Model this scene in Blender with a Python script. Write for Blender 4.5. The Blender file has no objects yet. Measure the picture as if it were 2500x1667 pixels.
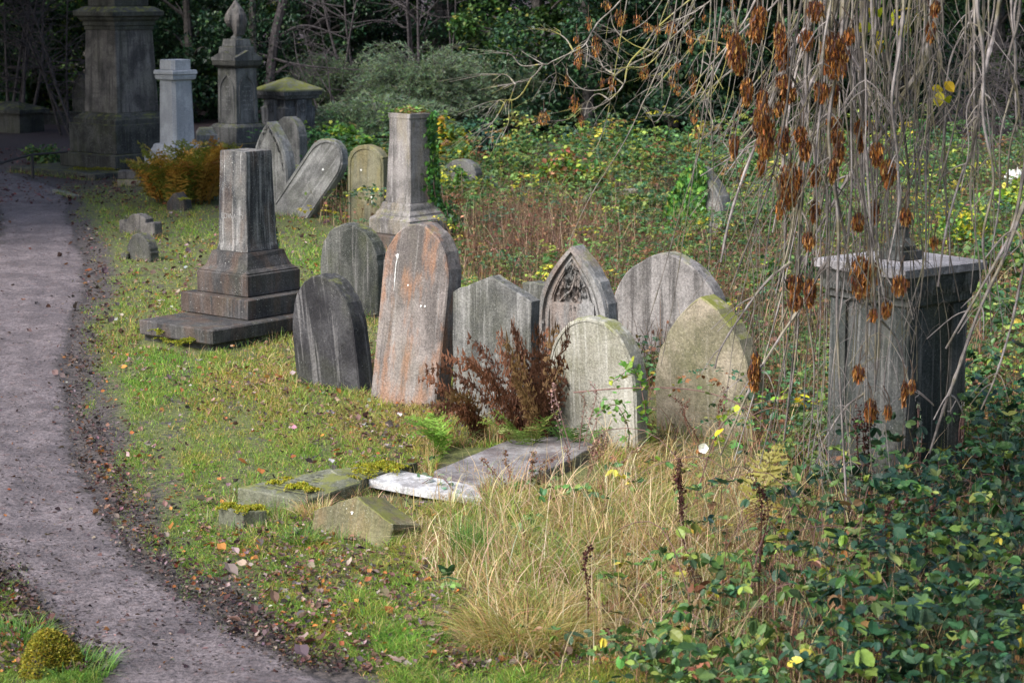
import bpy, math, random
import numpy as np
from mathutils import Matrix, Vector
random.seed(7); RNG = np.random.default_rng(7)
C = bpy.context.scene.collection
R = math.radians

# ------------------------------------------------------------------ camera
F, CX, CY, HOR, EYE = 5000.0, 1250.0, 833.5, -30.0, 3.45     # in pixels of the 2500 x 1667 photograph
TH = math.atan((CY - HOR) / F)
cT, sT = math.cos(TH), math.sin(TH)

def ray(px, py):
    u, v = (px - CX) / F, (CY - py) / F
    return np.array([u, cT + sT * v, -sT + cT * v])
def G(px, py, z=0.0):
    d = ray(px, py); t = (z - EYE) / d[2]
    return Vector((d[0] * t, d[1] * t, z))
def atY(px, py, Y):
    d = ray(px, py); t = Y / d[1]
    return Vector((d[0] * t, Y, EYE + d[2] * t))
def Gv(px, py):
    u, v = (px - CX) / F, (CY - py) / F
    dz = -sT + cT * v; t = -EYE / dz
    return u * t, (cT + sT * v) * t
def proj(x, y, z=0.0):
    zz = z - EYE
    f = y * cT - zz * sT; up = y * sT + zz * cT
    return CX + F * x / f, CY - F * up / f

cd = bpy.data.cameras.new('camera'); cam = bpy.data.objects.new('camera', cd); C.objects.link(cam)
cd.sensor_width = 36; cd.lens = 36 * F / 2500; cd.clip_start = 0.1; cd.clip_end = 3000
cam.location = (0, 0, EYE); cam.rotation_euler = (math.pi / 2 - TH, 0, 0)
cd.dof.use_dof = True; cd.dof.focus_distance = 15.5; cd.dof.aperture_fstop = 5.0
S = bpy.context.scene; S.camera = cam

# ------------------------------------------------------------------ light
SUN_EL, SUN_AZ = 46.0, 228.0         # azimuth clockwise from +Y : behind the camera, to the left
w = bpy.data.worlds.new('World'); S.world = w; w.use_nodes = True
nt = w.node_tree; sky = nt.nodes.new('ShaderNodeTexSky'); sky.sky_type = 'NISHITA'; sky.sun_disc = False
sky.sun_elevation = R(SUN_EL); sky.sun_rotation = R(SUN_AZ); sky.air_density = 1.0; sky.dust_density = 2.5
nt.links.new(sky.outputs[0], nt.nodes['Background'].inputs[0]); nt.nodes['Background'].inputs[1].default_value = 0.08
sl = bpy.data.lights.new('sun', 'SUN'); so = bpy.data.objects.new('sun', sl); C.objects.link(so)
sl.energy = 2.6; sl.angle = R(30); sl.color = (1, .975, .94)
sd = Vector((math.sin(R(SUN_AZ)) * math.cos(R(SUN_EL)), math.cos(R(SUN_AZ)) * math.cos(R(SUN_EL)), math.sin(R(SUN_EL))))
so.rotation_euler = (-sd).to_track_quat('-Z', 'Y').to_euler(); so.location = (0, 0, 30)
S.view_settings.view_transform = 'Standard'; S.view_settings.look = 'None'; S.view_settings.gamma = 1
S.view_settings.exposure = 1.45
S.render.engine = 'CYCLES'; S.cycles.use_denoising = True; S.cycles.max_bounces = 7; S.cycles.diffuse_bounces = 3
S.cycles.glossy_bounces = 2; S.cycles.transmission_bounces = 4; S.cycles.transparent_max_bounces = 4
S.cycles.sample_clamp_indirect = 6

# ------------------------------------------------------------------ tagging
def tag(o, label=None, cat=None, group=None, kind=None):
    if label: o['label'] = label
    if cat: o['category'] = cat
    if group: o['group'] = group
    if kind: o['kind'] = kind
    return o
def thing(name, label, cat, mat=None, group=None):
    o = bpy.data.objects.new(name, None); C.objects.link(o); o.empty_display_size = .1
    if mat is not None: o.matrix_world = mat
    return tag(o, label, cat, group)
def link(name, me, parent=None, mat=None):
    o = bpy.data.objects.new(name, me); C.objects.link(o)
    if parent: o.parent = parent
    if mat: me.materials.append(mat)
    return o

# ------------------------------------------------------------------ node helpers and materials
def N(nt, t, **kw):
    n = nt.nodes.new(t)
    for k, v in kw.items():
        if k == 'op': n.operation = v
        elif k == 'blend': n.blend_type = v; n.data_type = 'RGBA'
        else:
            n.inputs[k].default_value = v
    return n
def new_mat(name):
    m = bpy.data.materials.new(name); m.use_nodes = True
    return m, m.node_tree, m.node_tree.nodes['Principled BSDF']
def mixc(nt, fac, a, b, blend='MIX'):
    n = nt.nodes.new('ShaderNodeMix'); n.data_type = 'RGBA'; n.blend_type = blend
    for sock, v in ((n.inputs[0], fac), (n.inputs[6], a), (n.inputs[7], b)):
        if hasattr(v, 'links'): nt.links.new(v, sock)
        elif isinstance(v, (int, float)): sock.default_value = v
        else: sock.default_value = (*v[:3], 1)
    return n.outputs[2]
def ramp(nt, val, a, b, c0=0.0, c1=1.0):
    n = nt.nodes.new('ShaderNodeMapRange'); n.inputs[1].default_value = a; n.inputs[2].default_value = b
    n.inputs[3].default_value = c0; n.inputs[4].default_value = c1; n.interpolation_type = 'SMOOTHSTEP'
    nt.links.new(val, n.inputs[0]); return n.outputs[0]
def mul(nt, a, b):
    n = nt.nodes.new('ShaderNodeMath'); n.operation = 'MULTIPLY'
    for i, v in enumerate((a, b)):
        if hasattr(v, 'links'): nt.links.new(v, n.inputs[i])
        else: n.inputs[i].default_value = v
    return n.outputs[0]
def noise(nt, vec, scale, detail=4, rough=.55, out=0):
    n = nt.nodes.new('ShaderNodeTexNoise'); n.inputs['Scale'].default_value = scale; n.inputs['Detail'].default_value = detail
    n.inputs['Roughness'].default_value = rough
    if vec is not None: nt.links.new(vec, n.inputs['Vector'])
    return n.outputs[out]
def mapping(nt, vec, scale=(1, 1, 1), loc=(0, 0, 0)):
    n = nt.nodes.new('ShaderNodeMapping'); n.inputs['Scale'].default_value = scale; n.inputs['Location'].default_value = loc
    nt.links.new(vec, n.inputs['Vector']); return n.outputs[0]
def bump(nt, b, h, strength=.5, dist=.02):
    n = nt.nodes.new('ShaderNodeBump'); n.inputs['Strength'].default_value = strength; n.inputs['Distance'].default_value = dist
    nt.links.new(h, n.inputs['Height']); nt.links.new(n.outputs[0], b.inputs['Normal'])

_sid = [0]
def stone(name, light, dark, streak=.6, stlight=None, stamt=.35, lichen=.3, lsize=1.0, moss=.3, green=.2, patch=None, patchamt=.45, rough=.85, grain=1.0, dstreak=.5):
    """weathered sandstone: soot-dark and pale vertical washes, lichen spots, algae and moss"""
    _sid[0] += 1; k = _sid[0] * 7.31
    m, nt, b = new_mat(name)
    tc = nt.nodes.new('ShaderNodeTexCoord').outputs['Object']
    v = mapping(nt, tc, loc=(k, k * .7, k * .3))
    vs = mapping(nt, tc, (11, 11, .75), (k, k, k)); vs2 = mapping(nt, tc, (26, 26, 1.1), (k * .3, k, k))
    big = noise(nt, v, 2.3, 5, .62)
    s1 = noise(nt, vs, 1, 4, .6); s2 = noise(nt, vs2, 1, 3, .6)
    fine = noise(nt, v, 55 * grain, 6, .72)
    col = mixc(nt, ramp(nt, big, .38, .62), dark, light)
    col = mixc(nt, mul(nt, ramp(nt, s1, .47, .64), streak), col, tuple(x * .7 for x in dark))
    if stlight is None: stlight = tuple(min(1, x * 1.5 + .02) for x in light)
    col = mixc(nt, mul(nt, ramp(nt, s2, .53, .68), stamt), col, stlight)
    if patch is not None:
        pm = mul(nt, ramp(nt, noise(nt, mapping(nt, tc, (5, 5, 1.2), (k * 2, 0, k)), 1, 5, .65), .46, .60), patchamt)
        col = mixc(nt, pm, col, patch)
    if green > 0:
        gm = mul(nt, ramp(nt, noise(nt, mapping(nt, tc, (3, 3, 1.7), (0, k, k)), 1, 5, .65), .45, .68), green)
        col = mixc(nt, gm, col, (.085, .095, .03))
    # grain
    col = mixc(nt, .7, col, mixc(nt, ramp(nt, fine, .3, .72), (.42, .42, .42), (1.42, 1.42, 1.42)), 'MULTIPLY')
    # small dark and pale specks everywhere
    spk = noise(nt, v, 120 * grain, 3, .6)
    col = mixc(nt, mul(nt, ramp(nt, spk, .60, .70), .35), col, tuple(min(1, x * 2.1 + .04) for x in light))
    # lichen spots
    if lichen > 0:
        for sc, th, am in ((24 / lsize, .15, .8), (46 / lsize, .2, .8), (85 / lsize, .26, .7)):
            vo = nt.nodes.new('ShaderNodeTexVoronoi'); vo.inputs['Scale'].default_value = sc
            wv = nt.nodes.new('ShaderNodeVectorMath'); wv.operation = 'ADD'
            nz = nt.nodes.new('ShaderNodeTexNoise'); nz.inputs['Scale'].default_value = sc * 2.2; nt.links.new(v, nz.inputs['Vector'])
            sc2 = nt.nodes.new('ShaderNodeVectorMath'); sc2.operation = 'SCALE'; sc2.inputs['Scale'].default_value = .55 / sc
            nt.links.new(nz.outputs[1], sc2.inputs[0]); nt.links.new(v, wv.inputs[0]); nt.links.new(sc2.outputs[0], wv.inputs[1])
            nt.links.new(wv.outputs[0], vo.inputs['Vector'])
            msk = ramp(nt, noise(nt, v, 2.6 + sc * .05, 3, .6), .60 - lichen * .28, .66 - lichen * .12)
            rnd = nt.nodes.new('ShaderNodeSeparateColor'); nt.links.new(vo.outputs['Color'], rnd.inputs[0])
            keep = ramp(nt, rnd.outputs[0], .62, .68)
            sp = mul(nt, mul(nt, mul(nt, ramp(nt, vo.outputs['Distance'], th * 1.15, th * .55), keep), msk), am * .75)
            col = mixc(nt, sp, col, (.62, .62, .58))
    if moss > 0:
        ge = nt.nodes.new('ShaderNodeNewGeometry'); sx = nt.nodes.new('ShaderNodeSeparateXYZ'); nt.links.new(ge.outputs['Normal'], sx.inputs[0])
        up = ramp(nt, sx.outputs[2], .35, .85)
        mm = mul(nt, mul(nt, up, ramp(nt, noise(nt, v, 7, 5, .7), .62 - moss * .35, .74 - moss * .3)), min(1, moss * 1.6))
        col = mixc(nt, mm, col, (.16, .17, .035))
    nt.links.new(col, b.inputs['Base Color'])
    b.inputs['Roughness'].default_value = rough
    b.inputs['Specular IOR Level'].default_value = .22
    hh = nt.nodes.new('ShaderNodeMath'); hh.operation = 'ADD'; nt.links.new(mul(nt, big, .8), hh.inputs[0]); nt.links.new(fine, hh.inputs[1])
    bump(nt, b, hh.outputs[0], .55, .012)
    return m

def leafmat(name, rough=.45, trans=.3, spec=.4, tint=1.6):
    """leaf / blade material: colour from the mesh attribute 'Col' (one colour for each leaf, painted shade included)"""
    m, nt, b = new_mat(name)
    at = nt.nodes.new('ShaderNodeAttribute'); at.attribute_name = 'Col'
    nt.links.new(at.outputs['Color'], b.inputs['Base Color'])
    b.inputs['Roughness'].default_value = rough; b.inputs['Specular IOR Level'].default_value = spec
    if trans > 0:
        t = nt.nodes.new('ShaderNodeBsdfTranslucent')
        tc = mixc(nt, 1.0, at.outputs['Color'], (tint, tint, tint * .6), 'MULTIPLY'); nt.links.new(tc, t.inputs[0])
        mx = nt.nodes.new('ShaderNodeMixShader'); mx.inputs[0].default_value = trans
        nt.links.new(b.outputs[0], mx.inputs[1]); nt.links.new(t.outputs[0], mx.inputs[2])
        nt.links.new(mx.outputs[0], nt.nodes['Material Output'].inputs[0])
    return m
M_LEAF = leafmat('leaf', .5, .3, .25)
M_GLOSS = leafmat('glossy_leaf', .42, .15, .28)
M_GRASS = leafmat('grass_blade', .6, .35, .2)
M_DRY = leafmat('dry_plant', .75, .25, .2, 1.3)
M_SEED = leafmat('ash_key', .5, .38, .35, 2.0)

def barkmat(name, a, bcol, lich=None, sc=14, la=.5):
    m, nt, b = new_mat(name)
    tc = nt.nodes.new('ShaderNodeTexCoord').outputs['Object']
    n1 = noise(nt, tc, sc, 5, .65); col = mixc(nt, ramp(nt, n1, .35, .66), a, bcol)
    if lich: col = mixc(nt, mul(nt, ramp(nt, noise(nt, tc, sc * .35, 4, .7), .5, .6), la), col, lich)
    nt.links.new(col, b.inputs['Base Color']); b.inputs['Roughness'].default_value = .8
    bump(nt, b, n1, .4, .01); return m
M_BARK = barkmat('bark', (.04, .035, .032), (.12, .105, .10))
M_TWIG = barkmat('ash_twig', (.12, .10, .095), (.36, .315, .30), (.30, .26, .07), 7, .3)
M_TWIGL = barkmat('lichened_twig', (.10, .085, .07), (.28, .25, .22), (.26, .24, .04), 6, .8)
M_TWIGD = barkmat('shaded_ash_twig', (.06, .05, .044), (.20, .17, .15), (.19, .17, .06), 7, .45)  # darker copy of the ash twig, backlit shade put into its colour
M_BARE = barkmat('bare_shrub_twig', (.022, .018, .019), (.075, .062, .065))
M_CANE = barkmat('bramble_cane', (.10, .05, .05), (.20, .11, .09))

# ------------------------------------------------------------------ mesh helpers
def mesh_np(name, V, faces_flat, sizes, col=None, smooth=False):
    me = bpy.data.meshes.new(name)
    me.vertices.add(len(V)); me.vertices.foreach_set('co', np.asarray(V, np.float32).ravel())
    me.loops.add(len(faces_flat)); me.loops.foreach_set('vertex_index', np.asarray(faces_flat, np.int32))
    sizes = np.asarray(sizes, np.int32); st = np.zeros(len(sizes), np.int32); st[1:] = np.cumsum(sizes)[:-1]
    me.polygons.add(len(sizes)); me.polygons.foreach_set('loop_start', st)
    try: me.polygons.foreach_set('loop_total', sizes)
    except Exception: pass
    me.polygons.foreach_set('use_smooth', np.full(len(sizes), bool(smooth)))
    me.update(calc_edges=True)
    if col is not None:
        a = me.attributes.new('Col', 'FLOAT_COLOR', 'POINT')
        cc = np.ones((len(V), 4), np.float32); cc[:, :3] = col; a.data.foreach_set('color', cc.ravel())
    return me
class Acc:
    """collects numpy pieces into one mesh"""
    def __init__(s): s.V = []; s.L = []; s.S = []; s.Cc = []; s.n = 0
    def add(s, V, L, Sz, col=None):
        V = np.asarray(V, np.float32); s.V.append(V); s.L.append(np.asarray(L, np.int64) + s.n); s.S.append(np.asarray(Sz))
        c = np.zeros((len(V), 3), np.float32)
        if col is not None: c[:] = col
        s.Cc.append(c); s.n += len(V)
    def build(s, name, mat, parent=None, smooth=False):
        me = mesh_np(name, np.concatenate(s.V), np.concatenate(s.L), np.concatenate(s.S), np.concatenate(s.Cc), smooth)
        return link(name, me, parent, mat)

def rots(yaw, pitch, roll):
    """Z(yaw) X(pitch) Y(roll)"""
    cy, sy, cp, sp, cr, sr = np.cos(yaw), np.sin(yaw), np.cos(pitch), np.sin(pitch), np.cos(roll), np.sin(roll)
    n = len(yaw); o = np.zeros(n); i = np.ones(n)
    Z = np.stack([np.stack([cy, -sy, o], -1), np.stack([sy, cy, o], -1), np.stack([o, o, i], -1)], -2)
    X = np.stack([np.stack([i, o, o], -1), np.stack([o, cp, -sp], -1), np.stack([o, sp, cp], -1)], -2)
    Y = np.stack([np.stack([cr, o, sr], -1), np.stack([o, i, o], -1), np.stack([-sr, o, cr], -1)], -2)
    return Z @ X @ Y
def inst(acc, T, P, Rm, Sc, col):
    """N copies of template T = (verts, faces); leaf grows along +Y, normal +Z"""
    TV, TF = T; TV = np.asarray(TV, np.float32); k = len(TV); n = len(P)
    if n == 0: return
    Sc = np.asarray(Sc, float)
    if Sc.ndim == 1: Sc = np.repeat(Sc[:, None], 3, 1)
    V = np.einsum('nij,nkj->nki', Rm, TV[None] * Sc[:, None, :]) + np.asarray(P)[:, None, :]
    fl = np.array([i for f in TF for i in f]); sz = np.array([len(f) for f in TF])
    L = (fl[None] + (np.arange(n) * k)[:, None]).ravel()
    acc.add(V.reshape(-1, 3), L, np.tile(sz, n), np.repeat(np.asarray(col, np.float32), k, 0))
def palette(n, cols, wts, jit=.25):
    cols = np.array(cols, float); wts = np.array(wts, float); wts /= wts.sum()
    c = cols[RNG.choice(len(cols), n, p=wts)]
    c = c * (1 + jit * RNG.standard_normal((n, 1))) * (1 + .10 * RNG.standard_normal((n, 3)))
    return np.clip(c, .004, .9)

T_SMALL = ([(0, 0, 0), (-.36, .45, .10), (0, 1, -.04), (.36, .45, .10)], [(0, 3, 2), (0, 2, 1)])
T_OV = ([(0, 0, 0), (.28, .18, .07), (.40, .45, .11), (.28, .75, .06), (0, 1, -.08), (-.28, .75, .06), (-.40, .45, .11), (-.28, .18, .07), (0, .5, 0)],
        [(0, 1, 2, 8), (8, 2, 3, 4), (8, 4, 5, 6), (0, 8, 6, 7)])
def serrated(nt_=7, w=.34):
    L = []
    for i in range(nt_ + 1):
        t = i / nt_; ww = w * math.sin(math.pi * min(1, t * .92 + .08)) ** .75 if i < nt_ else 0
        L.append((ww * (1.0 if i % 2 else .86), t, .22 * ww))
    mid = [(0, t / nt_, -.06 * (t / nt_) ** 2) for t in range(nt_ + 1)]
    V = mid + [(x + .0, y + (.03 if i % 2 == 0 else 0), z) for i, (x, y, z) in enumerate(L[:-1])] + [(-x, y + (.03 if i % 2 == 0 else 0), z) for i, (x, y, z) in enumerate(L[:-1])]
    n = nt_; F_ = []
    for i in range(n - 1):
        F_.append((i, n + 1 + i, n + 2 + i, i + 1)); F_.append((i, i + 1, 2 * n + 2 + i, 2 * n + 1 + i))
    F_.append((n - 1, 2 * n, n)); F_.append((n - 1, n, 3 * n))
    return V, F_
T_SER = serrated()
T_IVY = ([(0, 0, 0), (.42, -.06, .03), (.30, .22, .06), (.55, .48, .0), (.22, .55, .05), (0, 1, -.03), (-.22, .55, .05), (-.55, .48, .0), (-.30, .22, .06), (-.42, -.06, .03)],
         [(0, 1, 2, 3, 4, 5), (0, 5, 6, 7, 8, 9)])
def star_leaf():
    pts = []
    lob = [(-150, .35), (-128, .62), (-112, .40), (-92, .45), (-70, .92), (-55, .55), (-38, .60), (-22, .72), (-8, 1.0)]
    half = [(math.sin(R(180 + a)) * 0, 0) for a, r in lob]
    V = [(0, 0, 0)]
    ang = [(20, .18), (52, .62), (40, .40), (62, .80), (80, .52), (70, .66), (95, .95), (112, .50), (132, .72), (150, .46), (160, .74), (180, 1.05)]
    for a, r in ang: V.append((math.sin(R(a)) * r * .9, -math.cos(R(a)) * r + .12, .12 * r * r * math.sin(a)))
    for a, r in reversed(ang[:-1]): V.append((-math.sin(R(a)) * r * .9, -math.cos(R(a)) * r + .12, .10 * r * r * math.cos(a * 2)))
    n = len(V) - 1
    return V, [(0, i, i % n + 1) for i in range(1, n + 1)]
T_MAPLE = star_leaf()
T_CURL = ([(0, 0, 0), (.33, .25, .22), (.42, .55, .26), (.2, .85, .14), (0, 1.05, .2), (-.22, .8, .05), (-.40, .5, .12), (-.3, .2, .2), (0, .5, -.02)],
          [(0, 1, 2, 8), (8, 2, 3, 4), (8, 4, 5, 6), (0, 8, 6, 7)])

def blades(acc, x, y, z0, h, wd, bend, yaw, col, segs=3, lean=None):
    """curved grass blades, ending in a point"""
    n = len(x); t = np.linspace(0, 1, segs + 1)
    dx, dy = np.cos(yaw), np.sin(yaw)
    b = bend
    hor = (b[:, None] * t[None] ** 1.8) * h[:, None]
    ver = h[:, None] * (t[None] - .45 * np.minimum(b, 1.6)[:, None] * t[None] ** 2.4)
    px = x[:, None] + dx[:, None] * hor; py = y[:, None] + dy[:, None] * hor; pz = z0[:, None] + ver
    wv = wd[:, None] * (1 - t[None] ** 1.5) * .5
    k = RNG.uniform(0, 2 * np.pi, n); ox, oy = np.cos(k), np.sin(k)
    Lv = np.stack([px - ox[:, None] * wv, py - oy[:, None] * wv, pz], -1); Rv = np.stack([px + ox[:, None] * wv, py + oy[:, None] * wv, pz], -1)
    V = np.concatenate([np.stack([Lv[:, :-1], Rv[:, :-1]], 2).reshape(n, -1, 3), np.stack([px[:, -1], py[:, -1], pz[:, -1]], -1)[:, None]], 1)
    k = 2 * segs + 1
    fl = []; sz = []
    for i in range(segs - 1): fl += [2 * i, 2 * i + 1, 2 * i + 3, 2 * i + 2]; sz.append(4)
    fl += [2 * segs - 2, 2 * segs - 1, 2 * segs]; sz.append(3)
    L = (np.array(fl)[None] + (np.arange(n) * k)[:, None]).ravel()
    acc.add(V.reshape(-1, 3), L, np.tile(sz, n), np.repeat(col, k, 0))

def tube(acc, pts, rad, sides=5, col=None):
    P = np.array([tuple(p) for p in pts], float); n = len(P)
    rad = np.full(n, rad) if np.isscalar(rad) else np.asarray(rad, float)
    T = np.gradient(P, axis=0); T /= np.linalg.norm(T, axis=1)[:, None] + 1e-9
    ref = np.array([0.31, .22, .92]); ref = ref if abs(T.mean(0) @ ref) < .9 * np.linalg.norm(T.mean(0)) else np.array([1., .1, 0])
    A = np.cross(T, ref); A /= np.linalg.norm(A, axis=1)[:, None] + 1e-9; B = np.cross(T, A)
    a = np.arange(sides) * 2 * math.pi / sides
    V = P[:, None] + rad[:, None, None] * (np.cos(a)[None, :, None] * A[:, None] + np.sin(a)[None, :, None] * B[:, None])
    L = []
    for i in range(n - 1):
        for j in range(sides):
            j2 = (j + 1) % sides; L += [i * sides + j, i * sides + j2, (i + 1) * sides + j2, (i + 1) * sides + j]
    Sz = [4] * ((n - 1) * sides)
    L += list(range(sides))[::-1]; Sz.append(sides); L += [(n - 1) * sides + j for j in range(sides)]; Sz.append(sides)
    acc.add(V.reshape(-1, 3), L, Sz, col)
def spline(pts, n=20):
    """Catmull-Rom through the points"""
    P = [np.array(tuple(p), float) for p in pts]; P = [2 * P[0] - P[1]] + P + [2 * P[-1] - P[-2]]
    out = []; m = len(P) - 3
    for t in np.linspace(0, m - 1e-6, n):
        i = int(t); f = t - i; a, b, c, d = P[i:i + 4]
        out.append(.5 * ((2 * b) + (c - a) * f + (2 * a - 5 * b + 4 * c - d) * f * f + (3 * b - a - 3 * c + d) * f ** 3))
    return np.array(out)

# smooth pseudo-noise on the ground plane
_K = RNG.standard_normal((24, 2)); _PH = RNG.uniform(0, 6.28, 24)
def gn(x, y, sc, seed=0):
    s = 0
    for i in range(6):
        k = _K[(i + seed * 5) % 24] * sc * (1 + .5 * i); s = s + np.sin(x * k[0] + y * k[1] + _PH[(i * 3 + seed) % 24]) / (1 + .4 * i)
    return s / 2.6
def hgt(x, y): return .022 * gn(x, y, 1.1, 1) + .012 * gn(x, y, 3.0, 2)

# ------------------------------------------------------------------ ground and path
PE_Y = [380, 430, 455, 475, 520, 600, 650, 720, 800, 900, 1000, 1080, 1200, 1300, 1400, 1500, 1590, 1667, 1800]
PE_X = [-60, 40, 130, 165, 172, 198, 215, 218, 195, 168, 172, 190, 232, 292, 400, 545, 690, 800, 960]
PL_Y = [380, 455, 500, 560, 640, 760, 900, 1100, 1300, 1380, 1440, 1500, 1580, 1667, 1800]
PL_X = [-900, -420, -12, 0, -40, -110, -160, -150, -70, -25, 50, 105, 170, 255, 400]
def path_right(py): return np.interp(py, PE_Y, PE_X)
def path_left(py): return np.interp(py, PL_Y, PL_X)
def path_dist(px, py):
    """>0 outside the path, in metres (roughly)"""
    s = EYE * F / np.maximum(py + 30, 60) / F
    return np.maximum((px - path_right(py)), (path_left(py) - px)) * s

def build_ground():
    xs = np.concatenate([[-900, -300, -120, -60, -35], np.arange(-22, 22.01, .22), [35, 60, 120, 300, 900]])
    ys = np.concatenate([[-300, -60, -15, 0, 5], np.arange(8, 60.01, .25), [75, 100, 160, 300, 700, 1500]])
    X, Y = np.meshgrid(xs, ys); Z = np.where((np.abs(X) < 25) & (Y > 7) & (Y < 61), hgt(X, Y), 0)
    nx, ny = len(xs), len(ys); V = np.stack([X, Y, Z], -1).reshape(-1, 3)
    i = np.arange(nx - 1)[None] + (np.arange(ny - 1) * nx)[:, None]
    L = np.stack([i, i + 1, i + 1 + nx, i + nx], -1).reshape(-1)
    px, py = proj(X, np.maximum(Y, 5), 0)
    d = path_dist(px, py); mud = np.clip(1 - (d + .25 * gn(X, Y, 2.2, 1)) / .6, 0, 1).reshape(-1)
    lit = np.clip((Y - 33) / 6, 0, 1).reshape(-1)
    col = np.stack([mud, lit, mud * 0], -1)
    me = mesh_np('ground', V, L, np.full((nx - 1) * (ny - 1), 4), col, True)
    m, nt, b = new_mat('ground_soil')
    tc = nt.nodes.new('ShaderNodeNewGeometry').outputs['Position']
    at = nt.nodes.new('ShaderNodeAttribute'); at.attribute_name = 'Col'; sp = nt.nodes.new('ShaderNodeSeparateColor'); nt.links.new(at.outputs['Color'], sp.inputs[0])
    n1 = noise(nt, tc, 1.3, 5, .6); n2 = noise(nt, tc, 22, 6, .7); n3 = noise(nt, tc, 5, 5, .65)
    soil = mixc(nt, ramp(nt, n2, .36, .62), (.022, .018, .017), (.10, .08, .074))
    grn = mixc(nt, ramp(nt, n2, .35, .65), (.05, .065, .016), (.14, .15, .045))
    col = mixc(nt, ramp(nt, n3, .34, .50), soil, grn)
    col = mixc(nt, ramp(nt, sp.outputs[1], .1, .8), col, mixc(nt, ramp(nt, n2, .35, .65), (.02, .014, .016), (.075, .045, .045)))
    mudm = nt.nodes.new('ShaderNodeMath'); mudm.operation = 'ADD'; nt.links.new(sp.outputs[0], mudm.inputs[0]); nt.links.new(mul(nt, n3, .5), mudm.inputs[1])
    col = mixc(nt, ramp(nt, mudm.outputs[0], .62, .95), col, soil)
    nt.links.new(col, b.inputs['Base Color']); b.inputs['Roughness'].default_value = .75
    bump(nt, b, n2, .8, .03)
    return tag(link('ground', me, None, m), kind='structure')
build_ground()

def build_path():
    pys = np.concatenate([np.linspace(405, 700, 110), np.linspace(703, 1900, 260)]); nc = 56
    V = []; col = []
    for py in pys:
        l, r = path_left(py), path_right(py)
        x0, y0 = Gv(l, py); x1, y1 = Gv(r, py)
        x1 += .07 * gn(y1 * 1.0, 3.1, 4.0, 1) + .035 * gn(y1, 1.7, 15, 2); x0 += .07 * gn(y1, 9.1, 4.0, 3) + .03 * gn(y1, 5.7, 13, 2)
        t = np.linspace(0, 1, nc); x = x0 + (x1 - x0) * t; y = y0 + 0 * t
        e = np.minimum(x - x0, x1 - x)
        z = hgt(x, y) + .012 - .015 * np.exp(-(e / .05)) + .006 * gn(x, y, 9, 3) * np.clip(e / .1, 0, 1)
        V.append(np.stack([x, y, z], -1)); col.append(np.stack([np.clip(1 - e / .22, 0, 1), 0 * e, 0 * e], -1))
    V = np.concatenate(V); col = np.concatenate(col); n = len(pys)
    i = np.arange(nc - 1)[None] + (np.arange(n - 1) * nc)[:, None]
    L = np.stack([i, i + 1, i + 1 + nc, i + nc], -1).reshape(-1)
    me = mesh_np('path', V, L, np.full((n - 1) * (nc - 1), 4), col, True)
    m, nt, b = new_mat('trodden_earth')
    tc = nt.nodes.new('ShaderNodeNewGeometry').outputs['Position']
    at = nt.nodes.new('ShaderNodeAttribute'); at.attribute_name = 'Col'; sp = nt.nodes.new('ShaderNodeSeparateColor'); nt.links.new(at.outputs['Color'], sp.inputs[0])
    n1 = noise(nt, tc, 1.7, 5, .6); n2 = noise(nt, tc, 38, 6, .75); n3 = noise(nt, tc, 8, 5, .65); n4 = noise(nt, tc, 130, 4, .7)
    col = mixc(nt, ramp(nt, n1, .35, .65), (.11, .09, .095), (.20, .166, .172))
    col = mixc(nt, mul(nt, ramp(nt, n3, .48, .62), .65), col, (.085, .066, .068))
    col = mixc(nt, .9, col, mixc(nt, ramp(nt, n2, .36, .6), (.38, .36, .36), (1.35, 1.35, 1.35)), 'MULTIPLY')
    col = mixc(nt, mul(nt, ramp(nt, n4, .62, .7), .5), col, (.36, .31, .31))
    col = mixc(nt, mul(nt, ramp(nt, noise(nt, tc, 11, 3, .6), .6, .7), .35), col, (.24, .13, .11))
    e = nt.nodes.new('ShaderNodeMath'); e.operation = 'ADD'; nt.links.new(sp.outputs[0], e.inputs[0]); nt.links.new(mul(nt, n3, .9), e.inputs[1])
    col = mixc(nt, ramp(nt, e.outputs[0], .75, 1.25), col, mixc(nt, ramp(nt, n2, .35, .65), (.03, .024, .024), (.105, .085, .082)))
    nt.links.new(col, b.inputs['Base Color']); b.inputs['Roughness'].default_value = .7
    hh = nt.nodes.new('ShaderNodeMath'); hh.operation = 'ADD'; nt.links.new(n2, hh.inputs[0]); nt.links.new(mul(nt, n3, 1.5), hh.inputs[1])
    bump(nt, b, hh.outputs[0], .9, .035)
    return tag(link('path', me, None, m), kind='structure')
build_path()

# ------------------------------------------------------------------ stones: shapes
def o_round(W, H, h0, n=28, p=2.0):
    pts = [(W / 2, 0)] + [(W / 2, h0 * t) for t in (.5,)]
    for i in range(n + 1):
        a = math.pi * i / n; c, s_ = math.cos(a), math.sin(a)
        pts.append((W / 2 * math.copysign(abs(c) ** (2 / p), c), h0 + (H - h0) * abs(s_) ** (2 / p)))
    return pts + [(-W / 2, h0 * .5), (-W / 2, 0)]
def o_gothic(W, H, h0, n=14, p=2.0):
    r = [(W / 2 * (1 - t ** p), h0 + (H - h0) * t) for t in np.linspace(0, 1, n)]
    return [(W / 2, 0), (W / 2, h0 * .5)] + r + [(-x, y) for x, y in reversed(r[:-1])] + [(-W / 2, h0 * .5), (-W / 2, 0)]
def o_gable(W, H, hs):
    def seg(a, b, n=5): return [(a[0] + (b[0] - a[0]) * i / n, a[1] + (b[1] - a[1]) * i / n) for i in range(n)]
    return seg((W / 2, 0), (W / 2, hs)) + seg((W / 2, hs), (0, H)) + seg((0, H), (-W / 2, hs)) + seg((-W / 2, hs), (-W / 2, 0)) + [(-W / 2, 0)]
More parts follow.
